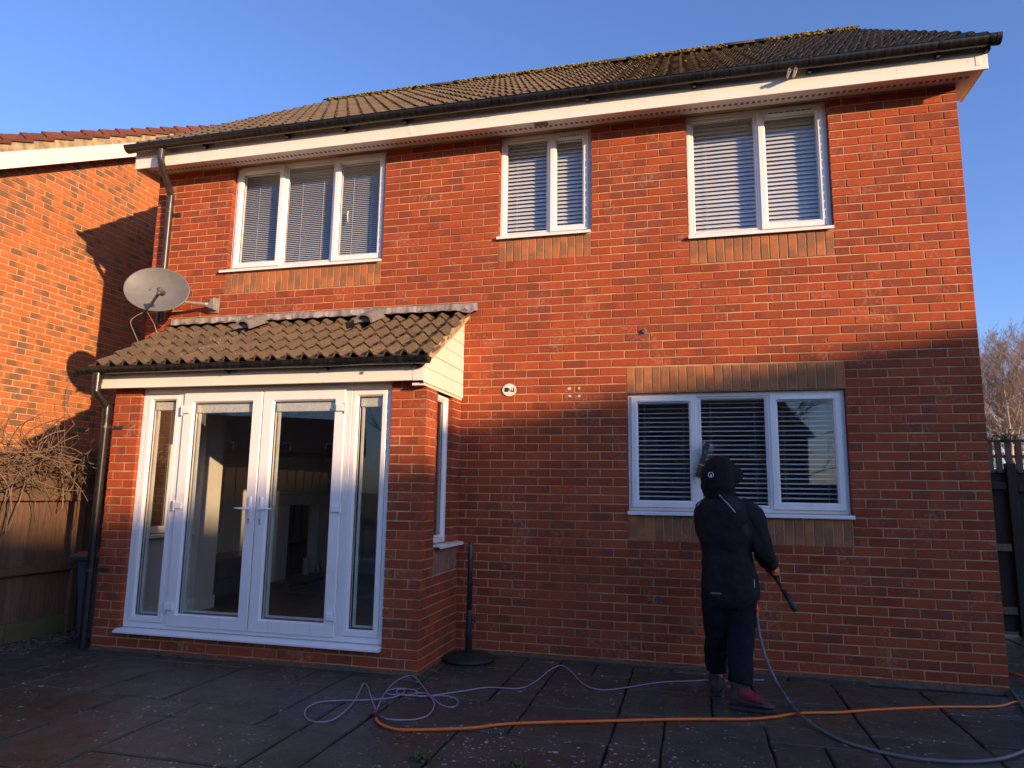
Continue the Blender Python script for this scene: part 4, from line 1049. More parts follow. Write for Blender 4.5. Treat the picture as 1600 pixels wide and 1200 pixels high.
# ------------------------------------------------------------------ wheelie bin beside the bay
bn = thing('wheelie_bin', 'slim grey bin with brown lid between fence and bay', 'bin', (-7.72,-.46,0))
def boxring(z, x0, x1, y0, y1, c=.03):
    return [(x0+c,y0,z),(x1-c,y0,z),(x1,y0+c,z),(x1,y1-c,z),(x1-c,y1,z),(x0+c,y1,z),(x0,y1-c,z),(x0,y0+c,z)]
b = MB(); b.rings([boxring(z, -7.885+.035*(1-t), -7.50-.03*(1-t), -.70+.05*(1-t), -.25-.02*(1-t)) for t, z in ((0,.03),(.3,.25),(.92,.70),(.921,.715),(1,.74))]); b.build('body', M['bin'], bn)
b = MB(); b.rings([boxring(.735, -7.93, -7.465, -.745, -.20, .04), boxring(.757, -7.94, -7.455, -.755, -.19, .04), boxring(.768, -7.94, -7.455, -.755, -.19, .045)]); b.build('rim', M['bin'], bn)
b = MB(); b.rings([boxring(.769, -7.925, -7.47, -.74, -.21, .04), boxring(.80, -7.90, -7.50, -.70, -.24, .05)]); b.build('lid', M['binlid'], bn)
for x in (-7.86,-7.54):
    b = MB(); b.tube([(x-.025,-.27,.075),(x+.025,-.27,.075)], .075, 16); b.build('wheel', M['rubber'], bn)

# ------------------------------------------------------------------ left fence
FX = -8.27
fc = thing('garden_fence', 'brown close-boarded fence with a mossy base, left of the bay', 'fence', (FX,-1,0))
y = -6.4; k = 0; fb = {}
for v in range(4):
    r = random.Random(v); mb = MB(); mb.prism([(-.0,-.0),(.145,-.0),(.145,.010+.004),(-.0,.006)], 'z', .18, 1.70+r.uniform(-.012,.012))
    mb.v = [(p[1], p[0], p[2]) for p in mb.v]; fb[v] = mb.mesh('board', M['fence'])
while y < 3.4:
    link('board', fb[k % 4], fc, (FX-.02+.008*(k % 2), y, 0), (0,0,rng.gauss(0,.006))); y += .125; k += 1
for z, h in ((.60,.075),(1.27,.06)):
    mb = MB(); mb.box(FX+.014, FX+.055, -6.4, 3.4, z, z+h); mb.build('rail', M['fence'], fc, bevel=.004)
mb = MB(); mb.box(FX+.002, FX+.04, -6.4, 3.4, 1.322, 1.345); mb.build('mossy_ledge', M['fencegreen'], fc)
yy = -6.4
while yy < 3.3:
    mb = MB(); mb.box(FX-.012, FX+.022, yy, yy+1.78, .005, .178); mb.build('gravel_board', M['fencegreen'], fc, bevel=.004); yy += 1.80
for yy in (-4.6,-2.8,-.34,1.5,3.3):  # post nearest the bay is added; only the bay's shadow edge falls there
    mb = MB(); mb.box(FX-.035, FX+.05 if yy != -.34 else FX+.045, yy-.045, yy+.045, .0, 1.76); mb.build('post', M['fence'], fc, bevel=.005)
gv = MB()
for i in range(220):
    x = rng.uniform(FX+.03, FX+.34); y = rng.uniform(-1.6,-.35); s_ = rng.uniform(.006,.022)
    gv.rings([[(x+s_*math.cos(a*1.05)*rng.uniform(.7,1.2), y+s_*math.sin(a*1.05)*rng.uniform(.7,1.2), z) for a in range(6)] for z in (-.002, s_*.7)])
tag(gv.build('gravel', M['kerbmortar']), 'loose gravel and leaf litter at the foot of the left fence', None, None, 'stuff')
# bare climber sprawling over the fence top
vn = thing('climbing_plant', 'tangle of bare tan stems sprawling over the left fence', 'plant', (FX+.05,-1.2,0))
def stems(n, r0, mat, nm, zc, zs, y0, y1, seed, long=.8):
    r = random.Random(seed); mb = MB()
    for i in range(n):
        p = Vector((FX+r.uniform(-.16,.20), r.uniform(y0,y1), r.gauss(zc,zs))); d = Vector((r.gauss(0,.4), r.gauss(0,1), r.gauss(.05,.6))).normalized()
        pts = [p]; ln = r.uniform(.25,long); st = 7
        curl = Vector((r.gauss(0,.3), r.gauss(0,.45), r.gauss(-.02,.5)))
        for k in range(st):
            d = (d+curl*.35+Vector((r.gauss(0,.12),r.gauss(0,.12),r.gauss(0,.12)))).normalized(); p = p+d*(ln/st); pts.append(p)
        mb.tube(pts, r0, 4, radii=[r0*r.uniform(.9,1.2)*(1-.6*k/st) for k in range(st+1)])
    mb.build(nm, mat, vn, True)
stems(135, .0052, M['twig'], 'stems', 1.66, .11, -2.6, -.55, 1)
stems(90, .004, M['twig'], 'fine_stems', 1.60, .13, -2.6, -.45, 2, .6)
stems(150, .006, M['twigdark'], 'old_stems', 1.58, .12, -2.6, .9, 3)
stems(60, .0045, M['twigdark'], 'shaded_stems', 1.62, .14, -.5, 1.2, 5)
for a, b_, c in (((0,660),(12,680),(20,690)),((0,740),(14,762),(18,800)),((42,745),(28,790),(12,830)),((19,750),(16,790),(8,832)),((12,760),(4,800),(0,822)),((97,745),(99,770),(97,795)),((100,745),(112,735),(120,727)),((105,722),(125,715),(150,698)),((60,690),(80,678),(102,672)),((118,730),(114,760),(96,775))):
    P = [px(u, v, 0, FX+.12+.04*i) for i, (u, v) in enumerate((a,b_,c))]; mb = MB(); mb.tube(spline(P,4), .006, 5); mb.build('hanging_stem', M['twig'], vn, True)

# ------------------------------------------------------------------ right side gate, trellis
gt = thing('side_gate', 'dark boarded fence with trellis top beyond the right corner', 'fence', (1.3,2.5,0))
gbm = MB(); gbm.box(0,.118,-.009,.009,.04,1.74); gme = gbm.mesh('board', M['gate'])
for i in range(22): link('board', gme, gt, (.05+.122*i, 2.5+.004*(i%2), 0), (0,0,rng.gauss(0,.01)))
for z in (.22,.87,1.52):
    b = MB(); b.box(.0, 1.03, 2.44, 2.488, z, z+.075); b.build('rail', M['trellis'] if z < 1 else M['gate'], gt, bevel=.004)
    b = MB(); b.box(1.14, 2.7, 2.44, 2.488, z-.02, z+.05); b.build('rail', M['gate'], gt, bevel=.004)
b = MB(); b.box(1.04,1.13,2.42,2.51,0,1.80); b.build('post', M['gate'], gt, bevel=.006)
for i in range(28):
    b = MB(); x = .02+.095*i+rng.uniform(-.01,.01); b.box(x, x+.058, 2.455, 2.475, 1.70, 2.05); b.build('trellis_slat', M['trellis'], gt, bevel=.002)
for z in (1.705,1.86,2.03):
    b = MB(); b.box(.0, 2.7, 2.478, 2.496, z, z+.03); b.build('trellis_rail', M['trellis'], gt, bevel=.002)
ivt = thing('ivy_clump', 'small dark ivy clump on top of the side gate', 'plant', (1.08,2.45,2.03)); iv = MB(); r = random.Random(3)
for i in range(160):
    p = Vector((r.gauss(1.08,.09), 2.45+r.uniform(-.06,.06), r.gauss(2.07,.035))); s_ = r.uniform(.012,.028); a = Vector((r.gauss(0,1),r.gauss(0,1),r.gauss(0,1))).normalized(); c_ = a.orthogonal().normalized()
    iv.add([p-a*s_, p+c_*s_*.6, p+a*s_, p-c_*s_*.6], [(0,1,2,3)])
tag(iv.build('leaves', M['leaf'], ivt), kind='stuff')

# ------------------------------------------------------------------ bare birches behind the gate
def tree(name, label, base, h, seed, mats, group, spread=.55, levels=4, trunk_r=.09, n0=24):
    r = random.Random(seed); t = thing(name, label, 'tree', base, group); tk = MB(); cr = MB(); base = Vector(base)
    lean = Vector((r.gauss(0,.04), r.gauss(0,.04), 0)); st = 10; P = []; p = base.copy()
    for k in range(st+1):
        P.append(base+Vector((lean.x*h*k/st+.05*h/8*math.sin(k*.9+seed), lean.y*h*k/st+.05*h/8*math.cos(k*.7+seed), h*.93*k/st)))
    tk.tube(P, trunk_r, 8, radii=[trunk_r*(1-.88*k/st) for k in range(st+1)])
    def grow(p, d, ln, rad, lev):
        st = 4; pts = [p]; 
        for k in range(st):
            d = (d+Vector((r.gauss(0,.16),r.gauss(0,.16),r.gauss(.07,.12)))).normalized(); p = p+d*(ln/st); pts.append(p)
        (cr if lev > 0 else tk).tube(pts, rad, 3 if lev > 1 else 4, cap=False, radii=[rad*(1-.75*k/st) for k in range(st+1)])
        if lev >= levels-1: return
        for k in range(r.randint(4,6)):
            i = r.randint(1, st); ax = Vector((r.gauss(0,1),r.gauss(0,1),r.gauss(0,1))).normalized()
            nd_ = (d+ax*.75+Vector((0,0,.12))).normalized(); grow(pts[i], nd_, ln*r.uniform(.42,.68), max(rad*.62,.0045), lev+1)
    for i in range(n0):
        f = .22+.74*(i+.5)/n0; k = min(int(f*st), st-1); q = P[k].lerp(P[k+1], f*st-k); a = i*2.4+r.uniform(-.5,.5)
        d = Vector((math.cos(a), math.sin(a), r.uniform(.45,1.1))).normalized(); grow(q, d, h*spread*(1.05-f)*r.uniform(.6,1)+.35, trunk_r*.38*(1.1-f), 0)
    tk.build('trunk', mats[0], t, True); cr.build('crown', mats[1], t)
    return t
GB = 'bare trees beyond the side gate'
tree('birch_tree', 'slender pale birch closest to the right wall corner', (8.6,21.5,-.09), 7.3, 3, (M['birch'],M['birchtwig']), GB)
tree('birch_tree', 'pale birch trunk second from the right wall corner', (9.5,23.5,-.09), 7.9, 5, (M['birch'],M['birchtwig']), GB)
tree('birch_tree', 'bare birch at the right edge of the picture', (10.1,22.3,-.09), 7.6, 8, (M['birch'],M['birchtwig']), GB)
tree('bare_tree', 'brown bare tree low behind the birches', (10.4,26,-.09), 7.9, 11, (M['twig'],M['birchtwig']), GB, .7)
tree('bare_tree', 'hazy bare tree furthest back beyond the gate', (12.1,29,-.09), 8.7, 14, (M['twig'],M['birchtwig']), GB, .7)
tree('bare_tree', 'bare thicket tree partly hidden by the wall corner', (9.6,27,-.09), 8.2, 17, (M['birch'],M['birchtwig']), GB, .7)

# ------------------------------------------------------------------ hoses
def hose(name, label, pts, rad, mat, extra=None):
    t = thing(name, label, 'hose', pts[0]); b = MB(); b.tube(spline(pts, 6), rad, 8); b.build('hose', mat, t, True); return t
def gp(u, v, z): q = px(u, v, 2, z); return q
C = lambda x, y: (480+.1625*x, 1030+.1625*y)
route = [(660,505),(672,478),(690,440),(710,390),(750,320),(820,240),(900,185),(980,158),(1030,170),(1080,220),(1150,310),(1212,400),(1222,440),(1200,500),(1140,550),(1040,578),(900,585),(780,575),(700,545),(655,480),(610,350),(578,258),(553,230),(525,262),(490,335),(440,420),(340,520),(240,585),(130,606),(30,590),(-18,545),(-18,490),(40,440),(130,410),(280,398),(560,393),(690,382),(800,372),(880,350),(930,322),(932,292),(890,285),(860,305),(872,332),(940,345),(1020,335),(1058,310),(1000,290),(880,280),(790,295),(752,318),(800,337),(900,345),(1060,352),(1180,353),(1300,352),(1400,365),(1452,408),(1430,450),(1370,462),(1290,440),(1225,388),(1185,345),(1110,323),(1052,336),(1085,357),(1200,348),(1400,320),(1600,290)]
zr = .006
pp = [gp(*C(*p), .0065+.004*(i % 3)) for i, p in enumerate(route)]
tail = [(765,1074),(811,1075.5),(837,1064.5),(859,1047),(876,1040),(890,1046.5),(902,1060),(918,1072.5),(944,1078),(987,1073),(1031,1066),(1084,1064),(1106,1062.8)]
pp += [gp(u, v, .0065 if not 850 < u < 895 else .03) for u, v in tail]
pp += [Vector((-2.13,-.50,.007)), Vector((-2.05,-.35,.007)), Vector((-1.75,-.22,.007))]
hose('purple_hose', 'thin purple hose lying in loose coils on the patio', pp, .0047, M['purple'])
oh = [(590,1118),(588,1124),(596,1132),(615,1138.8),(640,1140.6),(690,1139.4),(737,1137.5),(784,1131.9),(846,1128.8),(940,1126.6),(987,1125.4),(1075,1123.6),(1162,1123.6),(1206,1120.6),(1250,1114.5),(1311,1113),(1372,1108.8),(1460,1104.8),(1556,1104),(1600,1098.7)]
op = [gp(u, v, .010) for u, v in oh]+[Vector((.1,-.9,.010)), Vector((.75,-.35,.010)), Vector((.9,.25,.010)), gp(1600,1058,.01)+Vector((.08,0,0)), gp(1577,1050,.01), gp(1577,1050,.01)+Vector((-.12,.5,0))]
q = spline(op, 6)
oh_t = hose('orange_hose', 'bright orange hose running across the front of the patio', op, .0092, M['orange'])
c0 = gp(589,1122,.012); c1 = gp(587,1112,.014); b = MB(); b.tube([c0, c0.lerp(c1,.5)], .0165, 10); b.build('connector', M['black'], oh_t, True); b = MB(); b.tube([c0.lerp(c1,.45), c1], .013, 10); b.build('collar', M['redband'], oh_t, True)
gh = [px(1183,962,1,-.93), px(1186.6,990.6,1,-.95), px(1197.5,1030,1,-.985), px(1215,1069,1,-1.03), px(1232.5,1096,2,.03), gp(1254,1120,.024), gp(1285,1141.6,.011), gp(1320,1159,.011), gp(1364,1172,.011), gp(1416,1183,.011), gp(1469,1188.8,.011), gp(1521,1190,.011), gp(1565,1185,.011), gp(1600,1173,.011), gp(1632,1152,.011), gp(1628,1135,.011), gp(1606,1115,.02), gp(1592,1095,.011), gp(1581,1080,.011), gp(1576,1072,.011)+Vector((.05,.35,0))]
hose('grey_hose', 'grey hose hanging from the cleaner and looping to the right', gh, .0100, M['greyhose'])

# ------------------------------------------------------------------ weeds in the joints
def weed(label, u, v, n, s0, seed):
    r = random.Random(seed); c = px(u, v, 2, 0); mb = MB()
    for i in range(n):
        a = r.uniform(0,6.28); ln = r.uniform(.4,1)*s0; o = c+Vector((r.gauss(0,.028),r.gauss(0,.02),-.01)); d = Vector((math.cos(a),math.sin(a),0)); sd = Vector((-d.y,d.x,0))*r.uniform(.003,.006)
        mb.add([o-sd, o+sd, o+d*ln*.6+Vector((0,0,ln*.8))+sd, o+d*ln*.6+Vector((0,0,ln*.8))-sd, o+d*ln*1.2+Vector((0,0,ln*.6))], [(0,1,2,3),(3,2,4)])
    t = mb.build('weed', M['leaf']); tag(t, label, 'weed', 'weeds in the patio joints')
weed('green weed tuft in the joint near the bottom middle', 654, 1186, 60, .06, 1)
weed('small green weed at the bottom edge right of the tuft', 810, 1198, 36, .045, 2)

# ------------------------------------------------------------------ opposite houses and trees (seen in the panes, shading the garden)
def far_house(label, c, ang, length, depth, eaves, ridge, group='houses across the gardens'):
    t = thing('opposite_house', label, 'house', (c[0],c[1],-.09), group); Rz = Matrix.Rotation(ang, 4, 'Z'); T = Matrix.Translation((c[0],c[1],0)) @ Rz
    def add(mb, name, mat, smooth=False):
        mb.v = [tuple(T @ Vector(v)) for v in mb.v]; return mb.build(name, mat, t, smooth)
    l, d = length/2, depth/2
    b = MB(); b.prism([(-d,-.09),(d,-.09),(d,eaves),(0,ridge-.08),(-d,eaves)], 'x', -l, l); add(b, 'wall', M['opwall'])
    b = MB(); s = (ridge-eaves)/d; o_ = .35
    b.add([(x,y,z) for x in (-l-.2,l+.2) for y, z in ((-d-o_,eaves-s*o_),(0,ridge),(d+o_,eaves-s*o_),(d+o_,eaves-s*o_+.12),(0,ridge+.14),(-d-o_,eaves-s*o_+.12))], [(0,1,7,6),(1,2,8,7),(3,4,10,9),(4,5,11,10),(5,0,6,11),(2,3,9,8),(0,5,4,1),(1,4,3,2),(6,7,10,11),(7,8,9,10)]); add(b, 'roof', M['oproof'])
    for sy in (-1, 1):
        for i in range(3):
            for z in (.95,3.4):
                x = -l+length*(i+.5)/3; f = MB(); f.box(x-.7, x+.7, sy*(d+.01), sy*(d+.05), z, z+1.15); w_ = add(f, 'window', M['upvc'])
                g_ = MB(); g_.box(x-.62, x+.62, sy*(d+.051), sy*(d+.056), z+.08, z+1.07); add(g_, 'pane', M['black'])
    return t
HP = Vector((-SUN_H.y, SUN_H.x, 0))   # across the sun
dist = 26; tanel = math.tan(SUN_EL)
def across(a, s): v = SUN_H*s+HP*a; return (v.x, v.y)
angp = math.atan2(HP.y, HP.x)
far_house('dark roofed house whose shadow falls across the patio', across(3.1, dist), angp, 11.4, 7.4, 5.2, 2.80+dist*tanel-.14)
far_house('lower dark roofed house left of the first across the gardens', across(-8.4, dist+9), angp, 12.4, 7.4, 5.6, 2.36+(dist+9)*tanel-.14)
far_house('dark roofed house straight behind the garden', (-4.6,-33.9), R(-20), 15.0, 7.6, 4.7, 7.3)
far_house('dark roofed house behind the left garden boundary', (-31,-41), R(-28), 11.0, 7.6, 4.0, 6.5)
GR = 'bare trees across the gardens'
for i, (x, y, h) in enumerate(((-13,-22,8.5),(-10.5,-19,7.5),(-3,-27,8),(1.5,-24,7.5),(-16,-16,8))):
    tree('garden_tree', ['tall bare tree reflected in the left door','bare tree reflected in the left sidelight','bare tree reflected in the right door','bare tree reflected in the washed window','leaning bare tree at the left garden boundary'][i], (x,y,-.09), h, 30+i, (M['twigdark'],M['twigdark']), GR, .6, 4, .11, 12)
bf_ = thing('back_fence', 'dark fence across the far end of the garden', 'fence', (-4,-13.5,0))
mb = MB(); mb.box(-9.7,4,-13.55,-13.5,0,1.75); mb.build('panel', M['fence'], bf_)
for x in range(8): mb = MB(); mb.box(-9.7+x*1.95-.05,-9.7+x*1.95+.05,-13.49,-13.4,0,1.8); mb.build('post', M['fence'], bf_)
# ------------------------------------------------------------------ the window cleaner
person = thing('person', 'person in black hooded coat and navy trousers washing the window', 'person', (-2.03,-.88,0))
SEG = 20
def ell(c, hw, hd, yaw=0, p=2.4, seg=SEG, up=(0,0,1), tilt=None):
    out = []; cy, sy = math.cos(yaw), math.sin(yaw)
    for k in range(seg):
        a = 2*math.pi*k/seg; ca, sa = math.cos(a), math.sin(a)
        x = hw*math.copysign(abs(ca)**(2/p), ca); y = hd*math.copysign(abs(sa)**(2/p), sa)
        v = Vector((x*cy-y*sy, x*sy+y*cy, 0))
        if tilt: v = tilt @ v
        out.append(Vector(c)+v)
    return out
def limb(mb, pts, radii, seg=14, n=5):
    P = spline(pts, n); Rr = []
    m_ = len(pts)-1
    for i in range(len(P)):
        f = i/n; k = min(int(f), m_-1); t = f-k; Rr.append(radii[k]*(1-t)+radii[k+1]*t)
    mb.tube(P, .05, seg, radii=Rr)
def soft(mb, name, mat, parent, voxel=.011, folds=.0, fscale=.10, smooth=6, seed=0):
    o = mb.build(name, mat, parent, True)
    r_ = o.modifiers.new('remesh', 'REMESH'); r_.mode = 'VOXEL'; r_.voxel_size = voxel; r_.use_smooth_shade = True
    s_ = o.modifiers.new('smooth', 'SMOOTH'); s_.iterations = smooth; s_.factor = .5
    if folds:
        tx = bpy.data.textures.new('folds', 'CLOUDS'); tx.noise_scale = fscale; tx.noise_depth = 2
        d = o.modifiers.new('folds', 'DISPLACE'); d.texture = tx; d.strength = folds; d.mid_level = .5; d.texture_coords = 'GLOBAL'
    return o
PY = -.88; YAW = R(-12)
# body inside the clothes: one continuous figure with head, neck, trunk and legs
bd = MB()
bd.rings([ell((-2.03,PY,z), a, b) for z, a, b in ((.78,.12,.09),(.92,.135,.10),(1.05,.125,.095),(1.22,.15,.10),(1.33,.14,.09),(1.39,.07,.06))])
bd.rings([ell((x,y,z), a, b, R(-25), 2.1) for x, y, z, a, b in ((-2.062,PY+.0,1.36,.05,.05),(-2.062,PY+.005,1.45,.05,.052),(-2.058,PY+.03,1.475,.055,.075),(-2.055,PY+.035,1.53,.072,.092),(-2.055,PY+.03,1.59,.074,.094),(-2.057,PY+.02,1.64,.062,.08),(-2.06,PY+.015,1.665,.03,.04))])
fd = Vector((.40,.90,.12)).normalized(); hc = Vector((-2.055,PY+.03,1.555))
bd.tube([hc+fd*.075+Vector((0,0,.03)), hc+fd*.115+Vector((0,0,-.005)), hc+fd*.08+Vector((0,0,-.02))], .012, 6, radii=[.009,.015,.012])
rt_ = fd.cross(Vector((0,0,1))).normalized()
for s_ in (-1,1): bd.tube([hc+rt_*s_*.07+Vector((0,0,.03)), hc+rt_*s_*.083+Vector((0,0,.0)), hc+rt_*s_*.07+Vector((0,0,-.03))], .01, 6)
limb(bd, [(-2.11,PY,.84),(-2.115,-.80,.47),(-2.12,-.72,.10)], [.085,.055,.042]); limb(bd, [(-1.96,PY,.84),(-1.96,-.93,.47),(-1.985,-1.02,.10)], [.085,.055,.042])
soft(bd, 'body', M['skin'], person, .012, 0, .1, 3)
fe = MB()
for s_ in (-1,1):
    p = hc+fd*.082+rt_*s_*.03+Vector((0,0,.018)); fe.tube([p-rt_*.009, p+rt_*.009], .005, 6)
p = hc+fd*.088+Vector((0,0,-.045)); fe.tube([p-rt_*.02, p+rt_*.02], .004, 6); fe.build('face_features', M['black'], person)
# coat: trunk, both sleeves
ct = MB()
T = [(.645,-2.004,.190,.140),(.70,-2.006,.200,.155),(.76,-2.010,.204,.160),(.84,-2.014,.194,.154),(.92,-2.020,.178,.143),(1.0,-2.030,.168,.134),(1.08,-2.038,.182,.140),(1.16,-2.044,.190,.142),(1.24,-2.046,.198,.142),(1.31,-2.046,.196,.134),(1.355,-2.050,.170,.118),(1.395,-2.056,.125,.095),(1.43,-2.062,.085,.085)]
RG = [ell((x,PY,z), a, b, YAW, 2.5) for z, x, a, b in T]
for p in RG[0]+RG[1]: p.z += .055*max(0, min(1, (p.x+1.97)/.13))-.012*max(0, min(1, (PY-p.y)/.1))
ct.rings(RG)
HR = Vector((-1.70,-.70,.85)); TAIL = Vector((-1.580,-.86,.628)); TIP = Vector((-2.150,-.135,1.70))
ax_ = (TIP-TAIL).normalized(); HR = TAIL+ax_*((.862-TAIL.z)/ax_.z); HL = TAIL+ax_*((1.20-TAIL.z)/ax_.z)
limb(ct, [(-1.925,PY-.012,1.315),(-1.845,PY-.03,1.27),(-1.800,PY-.035,1.10),(-1.770,PY-.01,1.00),(HR.x-.015,HR.y-.045,HR.z+.062)], [.088,.086,.072,.066,.050])
limb(ct, [(-2.150,PY+.03,1.315),(-2.172,PY+.09,1.25),(-2.165,PY+.22,1.13),(-2.09,PY+.31,1.13),(HL.x-.055,HL.y-.05,HL.z-.01)], [.085,.078,.066,.06,.047])
coat = soft(ct, 'coat', M['coat'], person, .009, .030, .10, 3)
# hood, with its peak towards the window on the right
hd = MB(); tl = Matrix.Rotation(R(-10), 3, 'X')
for_ = Vector((.86,.50,0)).normalized()
Hh = [(1.375,-2.060,.0,.105,.098),(1.42,-2.066,.0,.112,.110),(1.47,-2.072,.0,.117,.120),(1.52,-2.074,.004,.120,.126),(1.565,-2.072,.010,.121,.130),(1.61,-2.066,.014,.112,.122),(1.65,-2.058,.014,.092,.102),(1.682,-2.052,.012,.062,.072),(1.698,-2.05,.010,.03,.036)]
hd.rings([ell((x,PY+dy,z), a, b, YAW, 2.3) for z, x, dy, a, b in Hh])
hp_ = Vector((-2.06,PY+.01,1.57))
hd.rings([[hp_+for_*t+Vector((-for_.y,for_.x,0))*(w_*math.cos(2*math.pi*k/12))+Vector((0,0,h_*math.sin(2*math.pi*k/12)+dz)) for k in range(12)] for t, w_, h_, dz in ((.03,.10,.108,0),(.09,.086,.095,-.003),(.14,.062,.070,-.006),(.178,.038,.040,-.008))])
limb(hd, [(-2.15,PY-.03,1.42),(-2.06,PY-.085,1.405),(-1.97,PY-.04,1.42)], [.03,.034,.03])
hood = soft(hd, 'hood', M['hood'], person, .009, .020, .05, 2)
# trousers
tr = MB()
limb(tr, [(-2.095,PY+.0,.90),(-2.112,PY+.005,.70),(-2.112,-.825,.46),(-2.118,-.745,.26),(-2.118,-.722,.165)], [.108,.105,.088,.080,.078])
limb(tr, [(-1.945,PY-.0,.90),(-1.940,PY-.01,.70),(-1.950,-.930,.46),(-1.968,-1.00,.26),(-1.978,-1.018,.160)], [.112,.108,.092,.084,.081])
tr.rings([ell((-2.02,PY,z), a, b, YAW) for z, a, b in ((.74,.15,.11),(.86,.165,.125),(.98,.15,.11))])
trs = soft(tr, 'trousers', M['trouser'], person, .010, .028, .08, 2)
# boots
def boot(heel, direc, lift=0):
    h = Vector(heel); f = Vector((*direc,0)).normalized(); s_ = Vector((-f.y,f.x,0))
    def sec(t, w_, z0, z1, seg=12): return [h+f*t+s_*(w_*math.cos(2*math.pi*k/seg))+Vector((0,0,(z0+z1)/2+(z1-z0)/2*math.sin(2*math.pi*k/seg))) for k in range(seg)]
    u = MB(); u.rings([sec(t,w_,.02,z1) for t, w_, z1 in ((-.012,.022,.07),(0,.036,.115),(.04,.042,.135),(.09,.043,.125),(.13,.046,.098),(.18,.052,.078),(.23,.048,.066),(.262,.032,.052),(.272,.012,.04))])
    u.rings([[h+f*(.055+.0*z)+s_*(.045*math.cos(2*math.pi*k/12))+f*(.058*math.sin(2*math.pi*k/12))+Vector((0,0,z)) for k in range(12)] for z in (.06,.11,.16,.215)])
    o = soft(u, 'boot', M['boot'], person, .007, .006, .04, 2)
    q = MB(); outl = [(-.018,.012),(-.01,.036),(.04,.045),(.10,.044),(.16,.052),(.22,.053),(.265,.036),(.283,.0)]
    ol = outl+[(t,-w_) for t, w_ in outl[::-1][1:]]
    q.add([h+f*t+s_*w_+Vector((0,0,z)) for z in (.001,.024) for t, w_ in ol], [tuple(range(len(ol)))[::-1], tuple(range(len(ol),2*len(ol)))]+[(i,(i+1)%len(ol),(i+1)%len(ol)+len(ol),i+len(ol)) for i in range(len(ol))])
    q.build('sole', M['sole'], o, bevel=.004)
    v = MB(); v.rings([sec(t,w_,.045,z1) for t, w_, z1 in ((.045,.053,.185),(.09,.053,.158),(.13,.056,.126),(.17,.059,.102),(.205,.056,.090))])
    soft(v, 'red_vamp', M['bootred'], o, .007, .006, .04, 2)
    for k in range(4):
        t = .08+.027*k; zt = .148-.021*k; lc = MB(); lc.tube([h+f*t+s_*.03+Vector((0,0,zt-.012)), h+f*t+Vector((0,0,zt+.004)), h+f*t-s_*.03+Vector((0,0,zt-.012))], .0028, 5); lc.build('lace', M['sole'], o)
boot((-2.128,-.775,0), (.12,1)); boot((-2.035,-1.035,0), (1,-.10))
# gloved hands closed round the pole
def hand(c, axis, back, name):
    """c: grip centre, axis: pole direction, back: from pole to the back of the hand"""
    c, axis, back = Vector(c), Vector(axis).normalized(), Vector(back); back = (back-axis*back.dot(axis)).normalized(); side = axis.cross(back)
    h = MB()
    limb(h, [c+back*.060-axis*.01, c+back*.030], [.028,.032], 10, 3)
    h.rings([[c+back*.030+axis*(.043*math.cos(2*math.pi*k/12))*s_+side*t+back*(.014*math.sin(2*math.pi*k/12))*s_ for k in range(12)] for t, s_ in ((-.030,.75),(-.012,1),(.014,1),(.030,.8))])
    for i, ln in enumerate((.95,1.05,1.0,.85)):
        o_ = axis*(-.031+.0205*i); r_ = .029
        pts = [c+o_+(back*math.cos(a)+side*math.sin(a))*r_ for a in (R(45),R(85),R(130),R(180),R(180+50*ln),R(180+85*ln))]
        limb(h, pts, [.0098,.0098,.0094,.009,.0086,.0075], 8, 3)
    th = [c+axis*.020+(back*math.cos(a)+side*math.sin(a))*.030+axis*d for a, d in ((R(-40),.005),(R(-85),.014),(R(-125),.018),(R(-160),.016))]
    limb(h, th, [.013,.0125,.011,.009], 8, 3)
    return soft(h, name, M['glove'], person, .0045, 0, .1, 2)
hand(HR, ax_, Vector((.35,-.75,.45)), 'glove'); hand(HL, ax_, Vector((-.6,-.7,0)), 'glove')
cfm = MB()
# markings printed or sewn on the coat follow its surface
bpy.context.view_layer.update(); DG = bpy.context.evaluated_depsgraph_get()
def surf(o):
    ev = o.evaluated_get(DG); me = ev.to_mesh(); mx = o.matrix_world
    t = BVHTree.FromPolygons([mx @ v.co for v in me.vertices], [tuple(p.vertices) for p in me.polygons]); ev.to_mesh_clear(); return t
def onto(tree_, u, v, off=.0025):
    d = (CAM_D+CAM_R*((u-800)/CAM_F)+CAM_U*((600-v)/CAM_F)).normalized(); h, n_, i, ds = tree_.ray_cast(CAM_P, d)
    return None if h is None else h+n_*off
tc, th_ = surf(coat), surf(hood)
def strip(name, tree_, pts, wd, mat, closed=False, parent=None):
    """a narrow band following the cloth"""
    P = []
    for i in range(len(pts)-1):
        for k in range(6): t = k/6; P.append((pts[i][0]*(1-t)+pts[i+1][0]*t, pts[i][1]*(1-t)+pts[i+1][1]*t))
    P.append(pts[-1]); vs = []
    for i, (u, v) in enumerate(P):
        a, b = P[max(i-1,0)], P[min(i+1,len(P)-1)]; dx, dy = b[0]-a[0], b[1]-a[1]; l_ = math.hypot(dx,dy) or 1
        for s_ in (-.5,.5):
            q = onto(tree_, u-dy/l_*wd*s_, v+dx/l_*wd*s_)
            if q is None: return None
            vs.append(q)
    mb = MB(); mb.add(vs, [(2*i,2*i+1,2*i+3,2*i+2) for i in range(len(P)-1)]); return mb.build(name, mat, parent or person, True)
class Both:
    def ray_cast(self, o, d):
        h = [t.ray_cast(o, d) for t in (tc, th_)]; h = [x for x in h if x[0] is not None]
        return min(h, key=lambda x: x[3]) if h else (None,)*4
both = Both()
strip('piping', both, [(1124,773),(1132,782),(1141,791),(1149,801)], 1.5, M['piping'])
strip('piping', both, [(1103,775),(1099,779.5)], 1.3, M['piping'])
strip('piping', both, [(1094.5,784),(1090,791)], 1.3, M['piping'])
